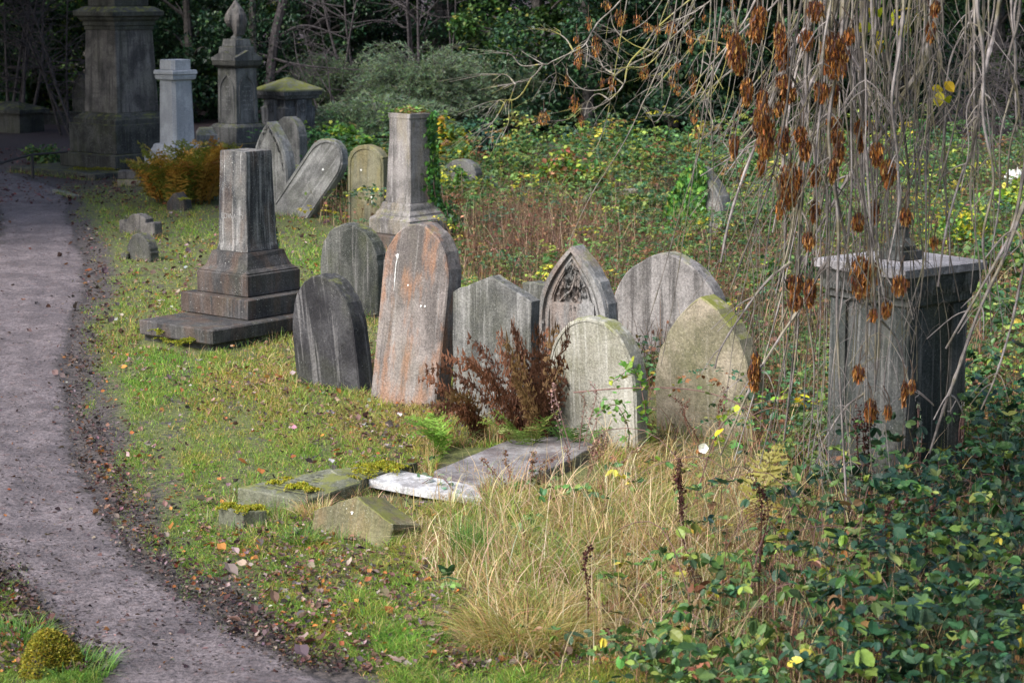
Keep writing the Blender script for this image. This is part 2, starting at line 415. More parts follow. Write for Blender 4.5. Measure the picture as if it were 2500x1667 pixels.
def o_camber(W, H, h0, hs, xs=.30):
    r = [(W / 2, 0), (W / 2, h0 * .6)]
    for i in range(9):
        a = math.pi / 2 * i / 9; r.append((W * xs + (W / 2 - W * xs) * math.cos(a), h0 + (hs - h0) * math.sin(a)))
    for i in range(6):
        t = i / 6; r.append((W * xs * (1 - t), hs + (H - hs) * (t ** .92)))
    return r + [(0, H)] + [(-x, y) for x, y in reversed(r)]
def o_peak(W, H, h0, n=26, k=.16):
    r = [(W / 2, 0), (W / 2, h0 * .5)]
    for i in range(n + 1):
        a = math.pi * i / n; x = math.cos(a); r.append((W / 2 * x, h0 + (H - h0) * ((1 - k) * abs(math.sin(a)) ** .92 + k * (1 - abs(x)))))
    return r + [(-W / 2, h0 * .5), (-W / 2, 0)]
def o_shoulder(W, H, hs):
    r = [(W / 2, 0), (W / 2, hs * .9), (W * .46, hs), (W * .36, hs * 1.0), (W * .31, hs * .86), (W * .27, hs * .9)]
    for i in range(9):
        a = math.pi / 2 * i / 8; r.append((W * .27 * math.cos(a), hs * .95 + (H - hs * .95) * math.sin(a)))
    return r + [(-x, y) for x, y in reversed(r[:-1])]

def slab_mesh(name, out, T, bev=.012, wob=.004, grid=True):
    """an outline in the local XZ plane extruded back along +Y, with worn rounded arrises"""
    o = np.array(out, float); n = len(o)
    W = o[:, 0].max() - o[:, 0].min(); H = o[:, 1].max()
    rngs = [(1, 0.0, 1), (0, bev, 0), (0, T - bev, 0), (1, T, 1)]
    wobv = RNG.standard_normal((n, 2)) * wob
    wobv[o[:, 1] <= 0] = 0
    o = o + wobv
    V = []
    cx, cy = 0.0, H * .45
    for ins, y, _ in rngs:
        k = bev * ins
        u = o[:, 0] * (1 - 2 * k / W); v = np.where(o[:, 1] > 0, cy + (o[:, 1] - cy) * (1 - 2 * k / H), o[:, 1])
        V.append(np.stack([u, np.full(n, y) + (RNG.standard_normal(n) * wob * .3), v], -1))
    V = np.concatenate(V); L = []; Sz = []
    for r in range(3):
        for i in range(n):
            j = (i + 1) % n; L += [r * n + i, (r + 1) * n + i, (r + 1) * n + j, r * n + j]; Sz.append(4)
    L += list(range(n))[::-1]; Sz.append(n); L += list(range(3 * n, 4 * n)); Sz.append(n)
    return mesh_np(name, V, L, Sz)
def band_mesh(name, out_a, out_b, y0, y1):
    """a raised band between two outlines with the same number of points (front at y0, root at y1)"""
    a = np.array(out_a, float); b = np.array(out_b, float); n = len(a)
    mid = .5 * (a + b)
    V = np.concatenate([np.stack([q[:, 0], np.full(n, y), q[:, 1]], -1) for q, y in ((a, y1), (a * .85 + b * .15, y0), (a * .15 + b * .85, y0), (b, y1))]); L = []; Sz = []
    for r in range(3):
        for i in range(n - 1): L += [r * n + i, r * n + i + 1, (r + 1) * n + i + 1, (r + 1) * n + i]; Sz.append(4)
    return mesh_np(name, V, L, Sz)
def inset(out, d, W, H, vmin=.02):
    o = np.array(out, float); u = o[:, 0] * (1 - 2 * d / W); v = np.where(o[:, 1] > H * .3, o[:, 1] - d * np.clip((o[:, 1] - H * .3) / (H * .7) * 1.15, 0, 1), np.maximum(o[:, 1], vmin))
    return np.stack([u, v], -1)

def stone_matrix(bx, by, yaw, roll=0, lean=0, sink=.0):
    p = G(bx, by); p.z = hgt(p.x, p.y) - sink
    return Matrix.Translation(p) @ Matrix.Rotation(-R(yaw), 4, 'Z') @ Matrix.Rotation(R(roll), 4, 'Y') @ Matrix.Rotation(-R(lean), 4, 'X'), EYE / (by + 30)
SINK = .25
def headstone(label, bx, by, wpx, hpx, shape, mat, yaw=38, roll=0, lean=0, T=.15, name='headstone', rim=None, bev=.012, **kw):
    mt, s = stone_matrix(bx, by, yaw, roll, lean)
    W = wpx * s / math.cos(R(yaw)); H = hpx * s / .985
    out = shape(W, H)
    out = [(u, v) for u, v in out]
    t = thing(name, label, 'headstone', mt)
    o2 = [(u, v if v > 0 else -SINK) for u, v in out]
    me = slab_mesh('slab', o2, T, bev); link('slab', me, t, mat)
    if rim:
        d0, d1, dep = rim
        ra = inset(out, d0, W, H); rb = inset(out, d1, W, H)
        link('border', band_mesh('border', ra, rb, -dep, .004), t, mat)
    return t, W, H, s

# stone materials
G1, D1 = (.27, .255, .235), (.10, .098, .095)
m_black = stone('black_stone', (.06, .058, .062), (.022, .021, .024), .5, (.22, .21, .21), .5, .12, .5, .3, .12)
m_orange = stone('rusty_stone', (.27, .235, .22), (.12, .105, .10), .6, (.34, .32, .31), .4, .35, .6, .3, .12, (.30, .155, .09), .7)
m_spot = stone('speckled_dark_stone', (.11, .11, .10), (.045, .048, .042), .5, (.30, .28, .27), .45, .75, .55, .4, .3)
m_grey = stone('streaked_grey_stone', (.19, .185, .175), (.08, .08, .077), .8, (.36, .35, .34), .4, .35, .5, .3, .15)
m_gothic = stone('gothic_grey_stone', (.29, .28, .275), (.14, .135, .13), .4, (.40, .39, .38), .3, .55, .5, .3, .08, (.33, .21, .15), .3)
m_wide = stone('rain_streaked_stone', (.27, .25, .24), (.13, .12, .115), 1.0, (.36, .34, .33), .3, .3, .5, .3, .05)
m_pale = stone('pale_buff_stone', (.36, .345, .30), (.22, .21, .165), .35, (.50, .49, .45), .4, .30, .5, .5, .25)
m_mossg = stone('greenish_buff_stone', (.31, .265, .20), (.16, .145, .095), .3, (.40, .36, .30), .25, .40, .5, .8, .45)
m_pillar = stone('pillar_stone', (.14, .135, .13), (.04, .042, .047), .9, (.40, .39, .38), .45, .55, 1.0, .15, .1, (.15, .085, .05), .25)
m_step = stone('step_stone', (.078, .073, .072), (.034, .033, .034), .4, (.17, .16, .16), .3, .35, .9, .1, .1, (.14, .08, .05), .3)
m_ivyp = stone('speckled_pillar_stone', (.24, .22, .215), (.10, .092, .09), .7, (.36, .34, .34), .4, .9, .5, .3, .12, (.24, .19, .10), .3)
m_obel = stone('sooty_monument_stone', (.17, .155, .145), (.065, .06, .06), .8, (.23, .21, .20), .3, .12, .8, .2, .12)
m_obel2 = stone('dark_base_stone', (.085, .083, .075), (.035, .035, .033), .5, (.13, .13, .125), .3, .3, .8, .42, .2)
m_gran = stone('grey_granite', (.42, .43, .46), (.31, .32, .345), .3, (.48, .49, .51), .2, 0, 1, .1, 0, None, .4, .6, 1.6)
m_urn = stone('urn_monument_stone', (.19, .185, .175), (.08, .08, .08), .6, (.30, .29, .28), .35, .4, .9, .4, .15)
m_cap = stone('mossy_cap_stone', (.20, .20, .15), (.12, .125, .08), .3, None, .2, .2, .7, .55, .5)
m_ytomb = stone('dark_tomb_stone', (.15, .15, .155), (.06, .062, .068), .7, (.34, .34, .36), .4, .2, .8, .3, .08)
m_rear = stone('rear_grey_stone', (.27, .265, .255), (.12, .118, .115), .5, (.44, .43, .43), .35, .4, .6, .5, .15)
m_olive = stone('olive_stone', (.20, .185, .125), (.105, .10, .07), .5, (.24, .23, .18), .3, .12, .8, .4, .35, (.26, .20, .07), .3)
m_chest = stone('green_streaked_tomb_stone', (.10, .10, .098), (.04, .047, .045), .85, (.24, .23, .225), .5, .15, .6, .2, .2)
m_chestcap = stone('tomb_cap_stone', (.33, .31, .32), (.19, .18, .19), .2, None, .3, .6, .8, .1, .1)
m_slab = stone('mossy_slab_stone', (.18, .18, .135), (.085, .088, .06), .2, (.24, .24, .2), .2, .3, .6, .45, .35, None, .4, .65)
m_glint = stone('wet_sky_glint_stone', (.62, .62, .63), (.44, .43, .44), .2, None, .3, .15, .7, .05, .05, (.10, .075, .08), .5, .3)  # sky reflection on the wet top put into a near-white base colour
m_flat = stone('flat_slab_stone', (.30, .285, .29), (.13, .12, .125), .2, None, .3, .25, .7, .05, .05, (.12, .09, .095), .55, .42)
m_gab = stone('algae_gable_stone', (.21, .19, .11), (.12, .11, .065), .3, (.27, .26, .2), .3, .35, .6, .5, .4, (.20, .11, .05), .3)
m_drop, _n, _b = new_mat('bird_dropping'); _b.inputs['Base Color'].default_value = (.8, .8, .78, 1); _b.inputs['Roughness'].default_value = .7
m_ink, _n, _b = new_mat('cut_letter_dark'); _b.inputs['Base Color'].default_value = (.03, .03, .028, 1); _b.inputs['Roughness'].default_value = .9
m_inkl, _n, _b = new_mat('cut_letter_pale'); _b.inputs['Base Color'].default_value = (.34, .34, .33, 1); _b.inputs['Roughness'].default_value = .9

def splash(parent, u, v, L, w_, y=-.004, name='bird_dropping'):
    """a dropping: blob with a run below, standing 4 mm off the face"""
    n = 18; pts = []
    for i in range(n):
        a = 2 * math.pi * i / n; r = w_ * (1 + .25 * math.sin(3 * a + u * 9) + .15 * math.sin(5 * a))
        pts.append((u + r * math.cos(a), v + r * math.sin(a) * 1.2))
    acc = Acc()
    def poly(ps): acc.add([(p[0], y, p[1]) for p in ps] + [(p[0], .002, p[1]) for p in ps], list(range(len(ps)))[::-1] + [x for i in range(len(ps)) for x in (i, (i + 1) % len(ps), len(ps) + (i + 1) % len(ps), len(ps) + i)], [len(ps)] + [4] * len(ps))
    poly(pts)
    z = v - w_
    while z > v - L:
        h = random.uniform(.02, .06); q = w_ * .38 * random.uniform(.5, 1) * (1 - .5 * (v - z) / L); x = u - .01 * (v - z) + random.uniform(-.004, .004)
        poly([(x - q, z), (x, z + .008), (x + q, z - .002), (x + q * .7, z - h), (x, z - h - .01), (x - q * .8, z - h)]); z -= h + random.uniform(.004, .02)
    return acc.build(name, m_drop, parent)
def inscription(parent, u0, u1, v0, v1, rows, mat, ch=.03, mtx=None, fill=.8, y=-.003, name='inscription', jit=0.3):
    """rows of worn letters too small to read: short strokes"""
    acc = Acc()
    for r in range(rows):
        v = v1 - (v1 - v0) * (r + .5) / rows; half = (u1 - u0) / 2 * random.uniform(.55, 1) ; x = (u0 + u1) / 2 - half
        while x < (u0 + u1) / 2 + half:
            if random.random() < fill:
                for k in range(random.choice((1, 2, 2))):
                    q = x + k * ch * .4; h = ch * random.uniform(.6, 1); sl_ = random.uniform(-.2, .2) * ch; t_ = ch * .11
                    acc.add([(q, y, v), (q + t_, y, v), (q + t_ + sl_, y, v + h), (q + sl_, y, v + h)], [0, 1, 2, 3], [4])
                if random.random() < .6:
                    h = ch * random.uniform(0, .9); acc.add([(x, y, v + h), (x + ch * .5, y, v + h), (x + ch * .5, y, v + h + ch * .1), (x, y, v + h + ch * .1)], [0, 1, 2, 3], [4])
            x += ch * random.choice((.8, .85, .9, 1.5))
    o = acc.build(name, mat, parent)
    if mtx is not None: o.matrix_local = mtx
    return o

# ------------------------------------------------------------------ the headstones in the front rows
t, W, H, s = headstone('tall round-topped headstone with rusty orange patches leaning right', 980, 992, 166, 452, lambda W, H: o_round(W, H, H * .70), m_orange, roll=8.2, T=.19)
splash(t, -.12 * W - .12, H * .80, .30, .014); splash(t, W * .14, H * .57, 0, .007); splash(t, W * .20, H * .575, 0, .007); splash(t, -.06, H * .66, 0, .006)
headstone('black soot-stained round-topped headstone tilting left beside the stepped pillar', 800, 953, 164, 276, lambda W, H: o_round(W, H, H * .46, p=2.0), m_black, roll=-6.5, T=.20)
t, W, H, s = headstone('dark lichen-speckled round headstone behind the black and rusty ones', 852, 768, 151, 222, lambda W, H: o_round(W, H, H * .52, p=2.1), m_spot, T=.18)
headstone('grey headstone with a low gabled top right of the rusty one', 1199, 1030, 195, 360, lambda W, H: o_gable(W, H, H * .86), m_grey, T=.12, bev=.006)
headstone('plain dark stone edge squeezed between the gabled and the carved headstone', 1308, 930, 70, 240, lambda W, H: o_gable(W, H, H * .985), m_grey, T=.12)
t, W, H, s = headstone('wide grey headstone with shallow pointed top and dark rain streaks', 1621, 905, 245, 290, lambda W, H: o_peak(W, H, H * .50, 26, .2), m_wide, T=.17)
t, W, H, s = headstone('pale buff round-topped headstone behind the flat grave slab', 1447, 1093, 212, 320, lambda W, H: o_round(W, H, H * .45, p=2.15), m_pale, roll=-3, T=.17, rim=(.012, .03, .006))
headstone('buff pointed headstone with mossy green shoulder left of the branches', 1717, 1062, 222, 342, lambda W, H: o_peak(W, H, H * .36, 30, .34), m_mossg, T=.21, roll=-2.5)

def carved_gothic():
    mt, s = stone_matrix(1402, 950, 36, -1)
    W = 168 * s / math.cos(R(36)); H = 348 * s / .985
    t = thing('headstone', 'pointed arch headstone with carved foliage in its peak', 'headstone', mt)
    out = o_gothic(W, H, H * .46, 16, 2.15); o2 = [(u, v if v > 0 else -SINK) for u, v in out]
    me = slab_mesh('slab', o2, .16, .01); so_ = link('slab', me, t, m_gothic)
    link('arch_moulding', band_mesh('arch_moulding', inset(out, .0, W, H), inset(out, .06, W, H), -.035, .003), t, m_gothic)
    link('arch_moulding', band_mesh('arch_moulding', inset(out, .085, W, H), inset(out, .115, W, H), -.018, .003), t, m_gothic)
    # raised field with a pointed opening that holds the carving
    v0 = H * .60; q = o_gothic(W * .50, H * .87, v0, 16, 2.15)[2:-2]
    oo = np.array(inset(out, .135, W, H)); oo = oo[2:-2]
    oo = np.array([(x, max(y, v0)) for x, y in oo]); q = np.array(q)
    link('field', band_mesh('field', oo, q, -.03, .01), t, m_gothic)
    acc = Acc()
    hw = W * .5 - .135
    acc.add([(-hw, -.0265, .0), (hw, -.0265, 0), (hw, -.0265, v0), (-hw, -.0265, v0), (-hw, .01, 0), (hw, .01, 0), (hw, .01, v0), (-hw, .01, v0)], [0, 1, 2, 3, 3, 2, 6, 7, 0, 3, 7, 4, 1, 5, 6, 2], [4, 4, 4, 4])
    acc.build('panel', m_gothic, t)
    # carved leaves
    acc = Acc(); n = 90; P = []
    while len(P) < n:
        u, v = random.uniform(-.25, .25) * W, random.uniform(v0, H * .86); f = (v - v0) / (H * .87 - v0)
        if abs(u) < W * .23 * (1 - f ** 1.75): P.append((u, -.01, v))
    P = np.array(P); rm = rots(RNG.uniform(0, 0.4, n), np.full(n, math.pi / 2) + RNG.normal(0, .35, n), RNG.uniform(-3, 3, n))
    inst(acc, ([(x, y, z * 2.5) for x, y, z in T_OV[0]], T_OV[1]), P, rm, RNG.uniform(.04, .075, n), np.full((n, 3), .3))
    st = spline([(-.18 * W, -.012, v0 + .01), (-.1 * W, -.03, v0 + .06), (0, -.03, v0 + .12), (.05 * W, -.02, H * .8)], 14); tube(acc, st, np.linspace(.012, .006, 14), 6)
    acc.build('carved_foliage', m_gothic, t)
    # scrolls on the sides
    for sgn in (-1,):
        for vv in (.36, .44):
            acc = Acc(); a = np.linspace(0, 9, 30); r = .055 * (1 - a / 11)
            tube(acc, np.stack([sgn * W * .5 + r * np.cos(a) - .0, np.full(30, -.02), H * vv + r * np.sin(a)], -1), .012, 6); acc.build('scroll', m_gothic, t)
    inscription(t, -hw * .8, hw * .8, v0 - .12, v0 - .02, 1, m_ink, .05, y=-.029)
carved_gothic()

# ------------------------------------------------------------------ headstones further back
t, W, H, s = headstone('grey pointed headstone with a carved leaf border behind the dark pillar', 664, 522, 92, 224, lambda W, H: o_gothic(W, H, H * .48, 14, 2.0), m_rear, yaw=40, T=.20, rim=(.005, .05, .02), roll=-2)
out = o_gothic(W, H, H * .48, 14, 2.0); acc = Acc()
P = []
for q in (inset(out, .085, W, H),):
    for i in range(2, len(q) - 3):
        for k in range(3): P.append((q[i][0] + (q[i + 1][0] - q[i][0]) * k / 3, -.012, q[i][1] + (q[i + 1][1] - q[i][1]) * k / 3))
P = np.array(P); P = P[P[:, 2] > .3]; n = len(P); inst(acc, T_OV, P, rots(np.zeros(n), np.full(n, 1.5) + RNG.normal(0, .4, n), RNG.uniform(-3, 3, n)), RNG.uniform(.045, .07, n), np.full((n, 3), .3))
acc.build('carved_leaf_border', m_rear, t)
t, W, H, s = headstone('grey moulded headstone toppled far over to the right', 700, 530, 88, 232, lambda W, H: o_round(W, H, H * .74), m_rear, yaw=34, roll=37, lean=6, T=.17, rim=(.012, .06, .018))
splash(t, W * .1, H * .68, .0, .014)
headstone('worn round headstone standing behind the carved grey pointed one', 702, 478, 66, 190, lambda W, H: o_round(W, H, H * .76), m_urn, yaw=40, T=.2)
t, W, H, s = headstone('olive-stained round-topped headstone left of the ivy-clad pillar', 892, 560, 92, 204, lambda W, H: o_round(W, H, H * .80), m_olive, yaw=34, T=.15, rim=(.03, .06, .014), roll=1)
splash(t, W * .18, H * .38, .07, .017); splash(t, -.12 * W, H * .70, 0, .010)
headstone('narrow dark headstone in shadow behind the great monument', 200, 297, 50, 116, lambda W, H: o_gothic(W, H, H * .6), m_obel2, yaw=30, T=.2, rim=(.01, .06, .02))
t, W, H, s = headstone('pointed headstone half covered in ivy beyond the carved row', 1704, 592, 118, 182, lambda W, H: o_gothic(W, H, H * .30, 14, 2.1), m_urn, yaw=38, T=.26, rim=(.015, .07, .03))
IVY_STONE = (t, W, H)
headstone('dark round headstone peeping out of the far brambles', 1340, 482, 62, 88, lambda W, H: o_round(W, H, H * .5), m_obel2, yaw=36, T=.18, rim=(.01, .05, .02))
headstone('thin headstone leaning left in the far brambles', 1432, 486, 26, 66, lambda W, H: o_round(W, H, H * .8), m_obel2, yaw=60, T=.12, roll=-12)
headstone('broad weathered headstone right of the ivy-clad pillar, deep in leaves', 1122, 484, 82, 92, lambda W, H: o_round(W, H, H * .6), m_urn, yaw=34, T=.2)
headstone('low squared stone block lying among the far brambles', 1523, 497, 44, 34, lambda W, H: o_gable(W, H, H * .9), m_rear, yaw=40, T=.3)
headstone('small broken stone with a moss tuft below the bronze ferns', 428, 514, 56, 44, lambda W, H: [(W * .5, 0), (W * .42, H * .6), (W * .2, H * .72), (W * .05, H), (-W * .15, H * .93), (-W * .42, H * .45), (-W * .5, 0)], m_step, yaw=30, T=.2)
headstone('small shouldered headstone with a rounded middle beside the path', 334, 574, 102, 52, lambda W, H: o_shoulder(W, H, H * .68), m_obel, yaw=36, T=.16)
headstone('small low rounded headstone nearest the path', 338, 634, 70, 66, lambda W, H: o_round(W, H, H * .25, p=1.9), m_obel2, yaw=40, T=.15)
headstone('tiny leaning stump of stone at the left foot of the low rounded headstone', 302, 632, 20, 18, lambda W, H: o_round(W, H, H * .4), m_obel2, yaw=30, T=.12)

# ------------------------------------------------------------------ block monuments
def loft_mesh(name, prof, cham=.006, wob=.0025):
    """square plan with chamfered corners; prof = [(half_x, half_y, z)]"""
    V = []; L = []; Sz = []
    for hx, hy, z in prof:
        c = min(cham, hx * .4, hy * .4)
        V += [(hx - c, -hy, z), (hx, -hy + c, z), (hx, hy - c, z), (hx - c, hy, z), (-hx + c, hy, z), (-hx, hy - c, z), (-hx, -hy + c, z), (-hx + c, -hy, z)]
    V = np.array(V, float); V += RNG.standard_normal(V.shape) * wob * np.array([1, 1, .4])
    n = len(prof)
    for i in range(n - 1):
        for j in range(8): L += [i * 8 + j, i * 8 + (j + 1) % 8, (i + 1) * 8 + (j + 1) % 8, (i + 1) * 8 + j]; Sz.append(4)
    L += list(range(8))[::-1]; Sz.append(8); L += [(n - 1) * 8 + j for j in range(8)]; Sz.append(8)
    return mesh_np(name, V, L, Sz)
def block(name, parent, mat, hx, z0, z1, hy=None, loc=(0, 0), b=.008, top=None, cham=.008):
    hy = hx if hy is None else hy; t_ = hx if top is None else top; ty = hy * t_ / hx
    prof = [(hx - b, hy - b, z0), (hx, hy, z0 + b), (t_, ty, z1 - b), (t_ - b, ty - b, z1)]
    o = link(name, loft_mesh(name, prof, cham), parent, mat); o.location = (loc[0], loc[1], 0); return o
def moulding(name, parent, mat, prof, loc=(0, 0), cham=.006):
    o = link(name, loft_mesh(name, [(p[0], p[1] if len(p) > 2 else p[0], p[-1]) for p in prof], cham), parent, mat); o.location = (loc[0], loc[1], 0); return o
def root(label, cat, name, p, yaw):
    """yaw: near corner of the square plan points at the camera when 45"""
    return thing(name, label, cat, Matrix.Translation(p) @ Matrix.Rotation(R(yaw), 4, 'Z'))

def front_pillar():
    c1 = G(605, 784, .22)                                   # near corner of the lower block
    a = .487; YW = 51; nr_ = Matrix.Rotation(R(YW), 3, 'Z') @ Vector((-a, -a, 0)); cen = Vector((c1.x - nr_.x, c1.y - nr_.y, 0))
    t = root('dark broken obelisk stump on three stepped blocks and a flat slab', 'monument', 'stone_pillar', cen, YW)
    # local -x,-y corner is the near one ; slab reaches out to the left front (local -x... )
    k = G(518, 807, .22) - cen; k.z = 0
    e = Matrix.Rotation(-R(YW), 3, 'Z') @ k                    # near corner of the slab in local axes
    sx0, sy0 = e.x, e.y
    o = block('slab', t, m_step, 1.05 / 2, .075, .22, 1.62 / 2, b=.012, cham=.02); o.location = (sx0 + .80, sy0 + .53, 0)
    o.scale = (1, 1, 1); o.data.transform(Matrix.Rotation(R(90), 4, 'Z'))
    o = block('foundation_course', t, m_obel2, 1.0 / 2, -.15, .07, 1.55 / 2, b=.015); o.data.transform(Matrix.Rotation(R(90), 4, 'Z')); o.location = (sx0 + .84, sy0 + .56, 0)
    block('lower_step', t, m_step, a, .222, .425, top=a, b=.010)
    block('upper_step', t, m_step, .369, .427, .645, b=.010)
    moulding('base_moulding', t, m_step, [(.352, .647), (.355, .655), (.31, .69), (.298, .715), (.282, .76), (.268, .80), (.255, .845)])
    sh = moulding('shaft', t, m_pillar, [(.222, .847), (.224, .855), (.210, .92), (.205, 1.0), (.197, 1.35), (.187, 1.80), (.181, 1.842), (.175, 1.846)], cham=.01)
    # worn capital letters on the left face
    fc = bpy.data.curves.new('inscription', 'FONT'); fc.body = 'EDWARD'; fc.size = .075; fc.extrude = .0012; fc.align_x = 'CENTER'
    m_f, _a, _c = new_mat('faint_letter'); _c.inputs['Base Color'].default_value = (.20, .195, .19, 1); _c.inputs['Roughness'].default_value = .9
    o = bpy.data.objects.new('inscription', fc); C.objects.link(o); o.parent = t; fc.materials.append(m_f)
    o.matrix_local = Matrix.Translation((0, 0, 0)) @ Matrix.Rotation(-math.pi / 2, 4, 'Z') @ Matrix.Translation((0, -.2052, 1.17)) @ Matrix.Rotation(math.pi / 2, 4, 'X')
    for (u, v) in ((.03, 1.30),):
        acc = Acc(); tube(acc, [(.05, -.200, 1.06), (.052, -.203, 1.0), (.05, -.206, .93)], [.004, .008, .004], 5)
    return t, cen
PIL, PIL_C = front_pillar()

def ivy_pillar():
    c1 = G(999, 621, 0); a = .49; cen = Vector((c1.x, c1.y + a * 1.414, 0))
    t = root('pale speckled tapering pillar with ivy down its right side', 'monument', 'stone_pillar', cen, 45)
    block('lower_step', t, m_step, a + .02, -.1, .21, b=.01)
    block('upper_step', t, m_ivyp, .405, .212, .40, b=.01)
    moulding('base_moulding', t, m_ivyp, [(.402, .402), (.40, .41), (.345, .455), (.342, .475), (.335, .49), (.30, .53), (.295, .56), (.285, .60), (.27, .625)])
    moulding('shaft', t, m_ivyp, [(.248, .627), (.248, .64), (.236, .80), (.224, 1.1), (.209, 1.5), (.205, 1.73), (.215, 1.75), (.213, 1.80), (.203, 1.805)], cham=.012)
    return t, cen
IVP, IVP_C = ivy_pillar()

def great_monument():
    c1 = G(282, 416, .12); a = .845; yaw = 48.7
    near = Matrix.Rotation(R(yaw), 3, 'Z') @ Vector((-a, -a, 0)); 
    # near corner of a square turned by yaw : corner (-a,-a) when yaw = 45 faces the camera
    cen = Vector((c1.x - near.x, c1.y - near.y, 0))
    t = root('great dark obelisk pedestal with heavy cornice at the path bend', 'monument', 'monument_pedestal', cen, yaw)
    o = block('platform', t, m_obel2, 1.3, -.1, .115, 1.3, b=.015); o.location = (-.28, .1, 0)
    block('base_course', t, m_obel2, a, .117, .385, b=.015)
    block('plinth_block', t, m_obel2, .71, .387, .93, b=.012)
    moulding('plinth_moulding', t, m_obel2, [(.65, .932), (.65, 1.02), (.62, 1.03), (.585, 1.08), (.54, 1.10), (.52, 1.135)])
    moulding('die', t, m_obel, [(.495, 1.137), (.493, 1.15), (.478, 1.7), (.445, 2.66), (.44, 2.67)], cham=.012)
    moulding('cornice', t, m_obel2, [(.46, 2.672), (.46, 2.74), (.48, 2.75), (.48, 2.82), (.53, 2.86), (.54, 2.90), (.60, 2.93), (.605, 3.00), (.60, 3.01), (.46, 3.10)])
    block('upper_block', t, m_obel2, .40, 3.103, 3.42)
    moulding('obelisk_shaft', t, m_obel, [(.30, 3.422), (.30, 3.44), (.19, 6.4), (0.02, 6.75)])
    # weathered lettering on the two visible faces
    for ang, hh in ((-math.pi / 2, .34), (0, .36)):
        mt = Matrix.Rotation(ang, 4, 'Z') @ Matrix.Translation((0, -.474, 0)) @ Matrix.Rotation(R(-1.9), 4, 'X') @ Matrix.Translation((0, 0, 0))
        mt = Matrix.Rotation(ang, 4, 'Z') @ Matrix.Translation((0, -.4955, 1.14)) @ Matrix.Rotation(math.atan(-.052 / 1.52), 4, 'X')
        inscription(t, -hh, hh, .2, 1.35, 13, m_ink, .038, mtx=mt, fill=.85, y=-.0015)
    return t, cen
GM, GM_C = great_monument()
# mossy clumps on objects
def moss_pad(name, parent, pts, rad, n, col=(.22, .22, .03), label=None, mtx=None):
    acc = Acc(); P = []
    for (x, y, z), r in zip(pts, rad):
        m = int(n * r / sum(rad))
        a = RNG.uniform(0, 6.28, m); q = r * RNG.uniform(0, 1, m) ** .62 * (1 + .45 * np.sin(3 * a + x * 40) + .3 * np.sin(7 * a + y * 30))
        P.append(np.stack([x + q * np.cos(a), y + q * np.sin(a), z + RNG.uniform(0, 1, m) * (r * .22) * (1 - (q / r) ** 2)], -1))
    P = np.concatenate(P); k = len(P)
    inst(acc, T_SMALL, P, rots(RNG.uniform(0, 6.28, k), RNG.uniform(-.2, 1.5, k), RNG.normal(0, .5, k)), RNG.uniform(.010, .022, k), palette(k, [col, (.30, .27, .03), (.12, .14, .02)], [3, 2, 1], .2))
    o = acc.build(name, M_LEAF, parent)
    if mtx is not None: o.matrix_world = mtx
    return o

def granite_pillar():
    cen = Vector(((439 - CX) / F * 36.6 * 1.0, 36.4, 0)); yaw = 47
    t = root('light grey granite pillar with a collar, beside the great monument', 'monument', 'granite_pillar', cen, yaw)
    block('foundation', t, m_obel, .50, -.1, .30); block('lower_step', t, m_gran, .42, .302, .52)
    moulding('base_moulding', t, m_gran, [(.35, .522), (.35, .60), (.31, .66), (.30, .715), (.27, .73)])
    moulding('shaft', t, m_gran, [(.245, .732), (.24, .76), (.215, 1.84)], cham=.05)
    moulding('collar', t, m_gran, [(.22, 1.842), (.25, 1.86), (.262, 1.92), (.25, 1.93), (.272, 1.95), (.275, 1.99), (.262, 2.02)])
    block('top_block', t, m_gran, .212, 2.022, 2.20, cham=.05)
granite_pillar()

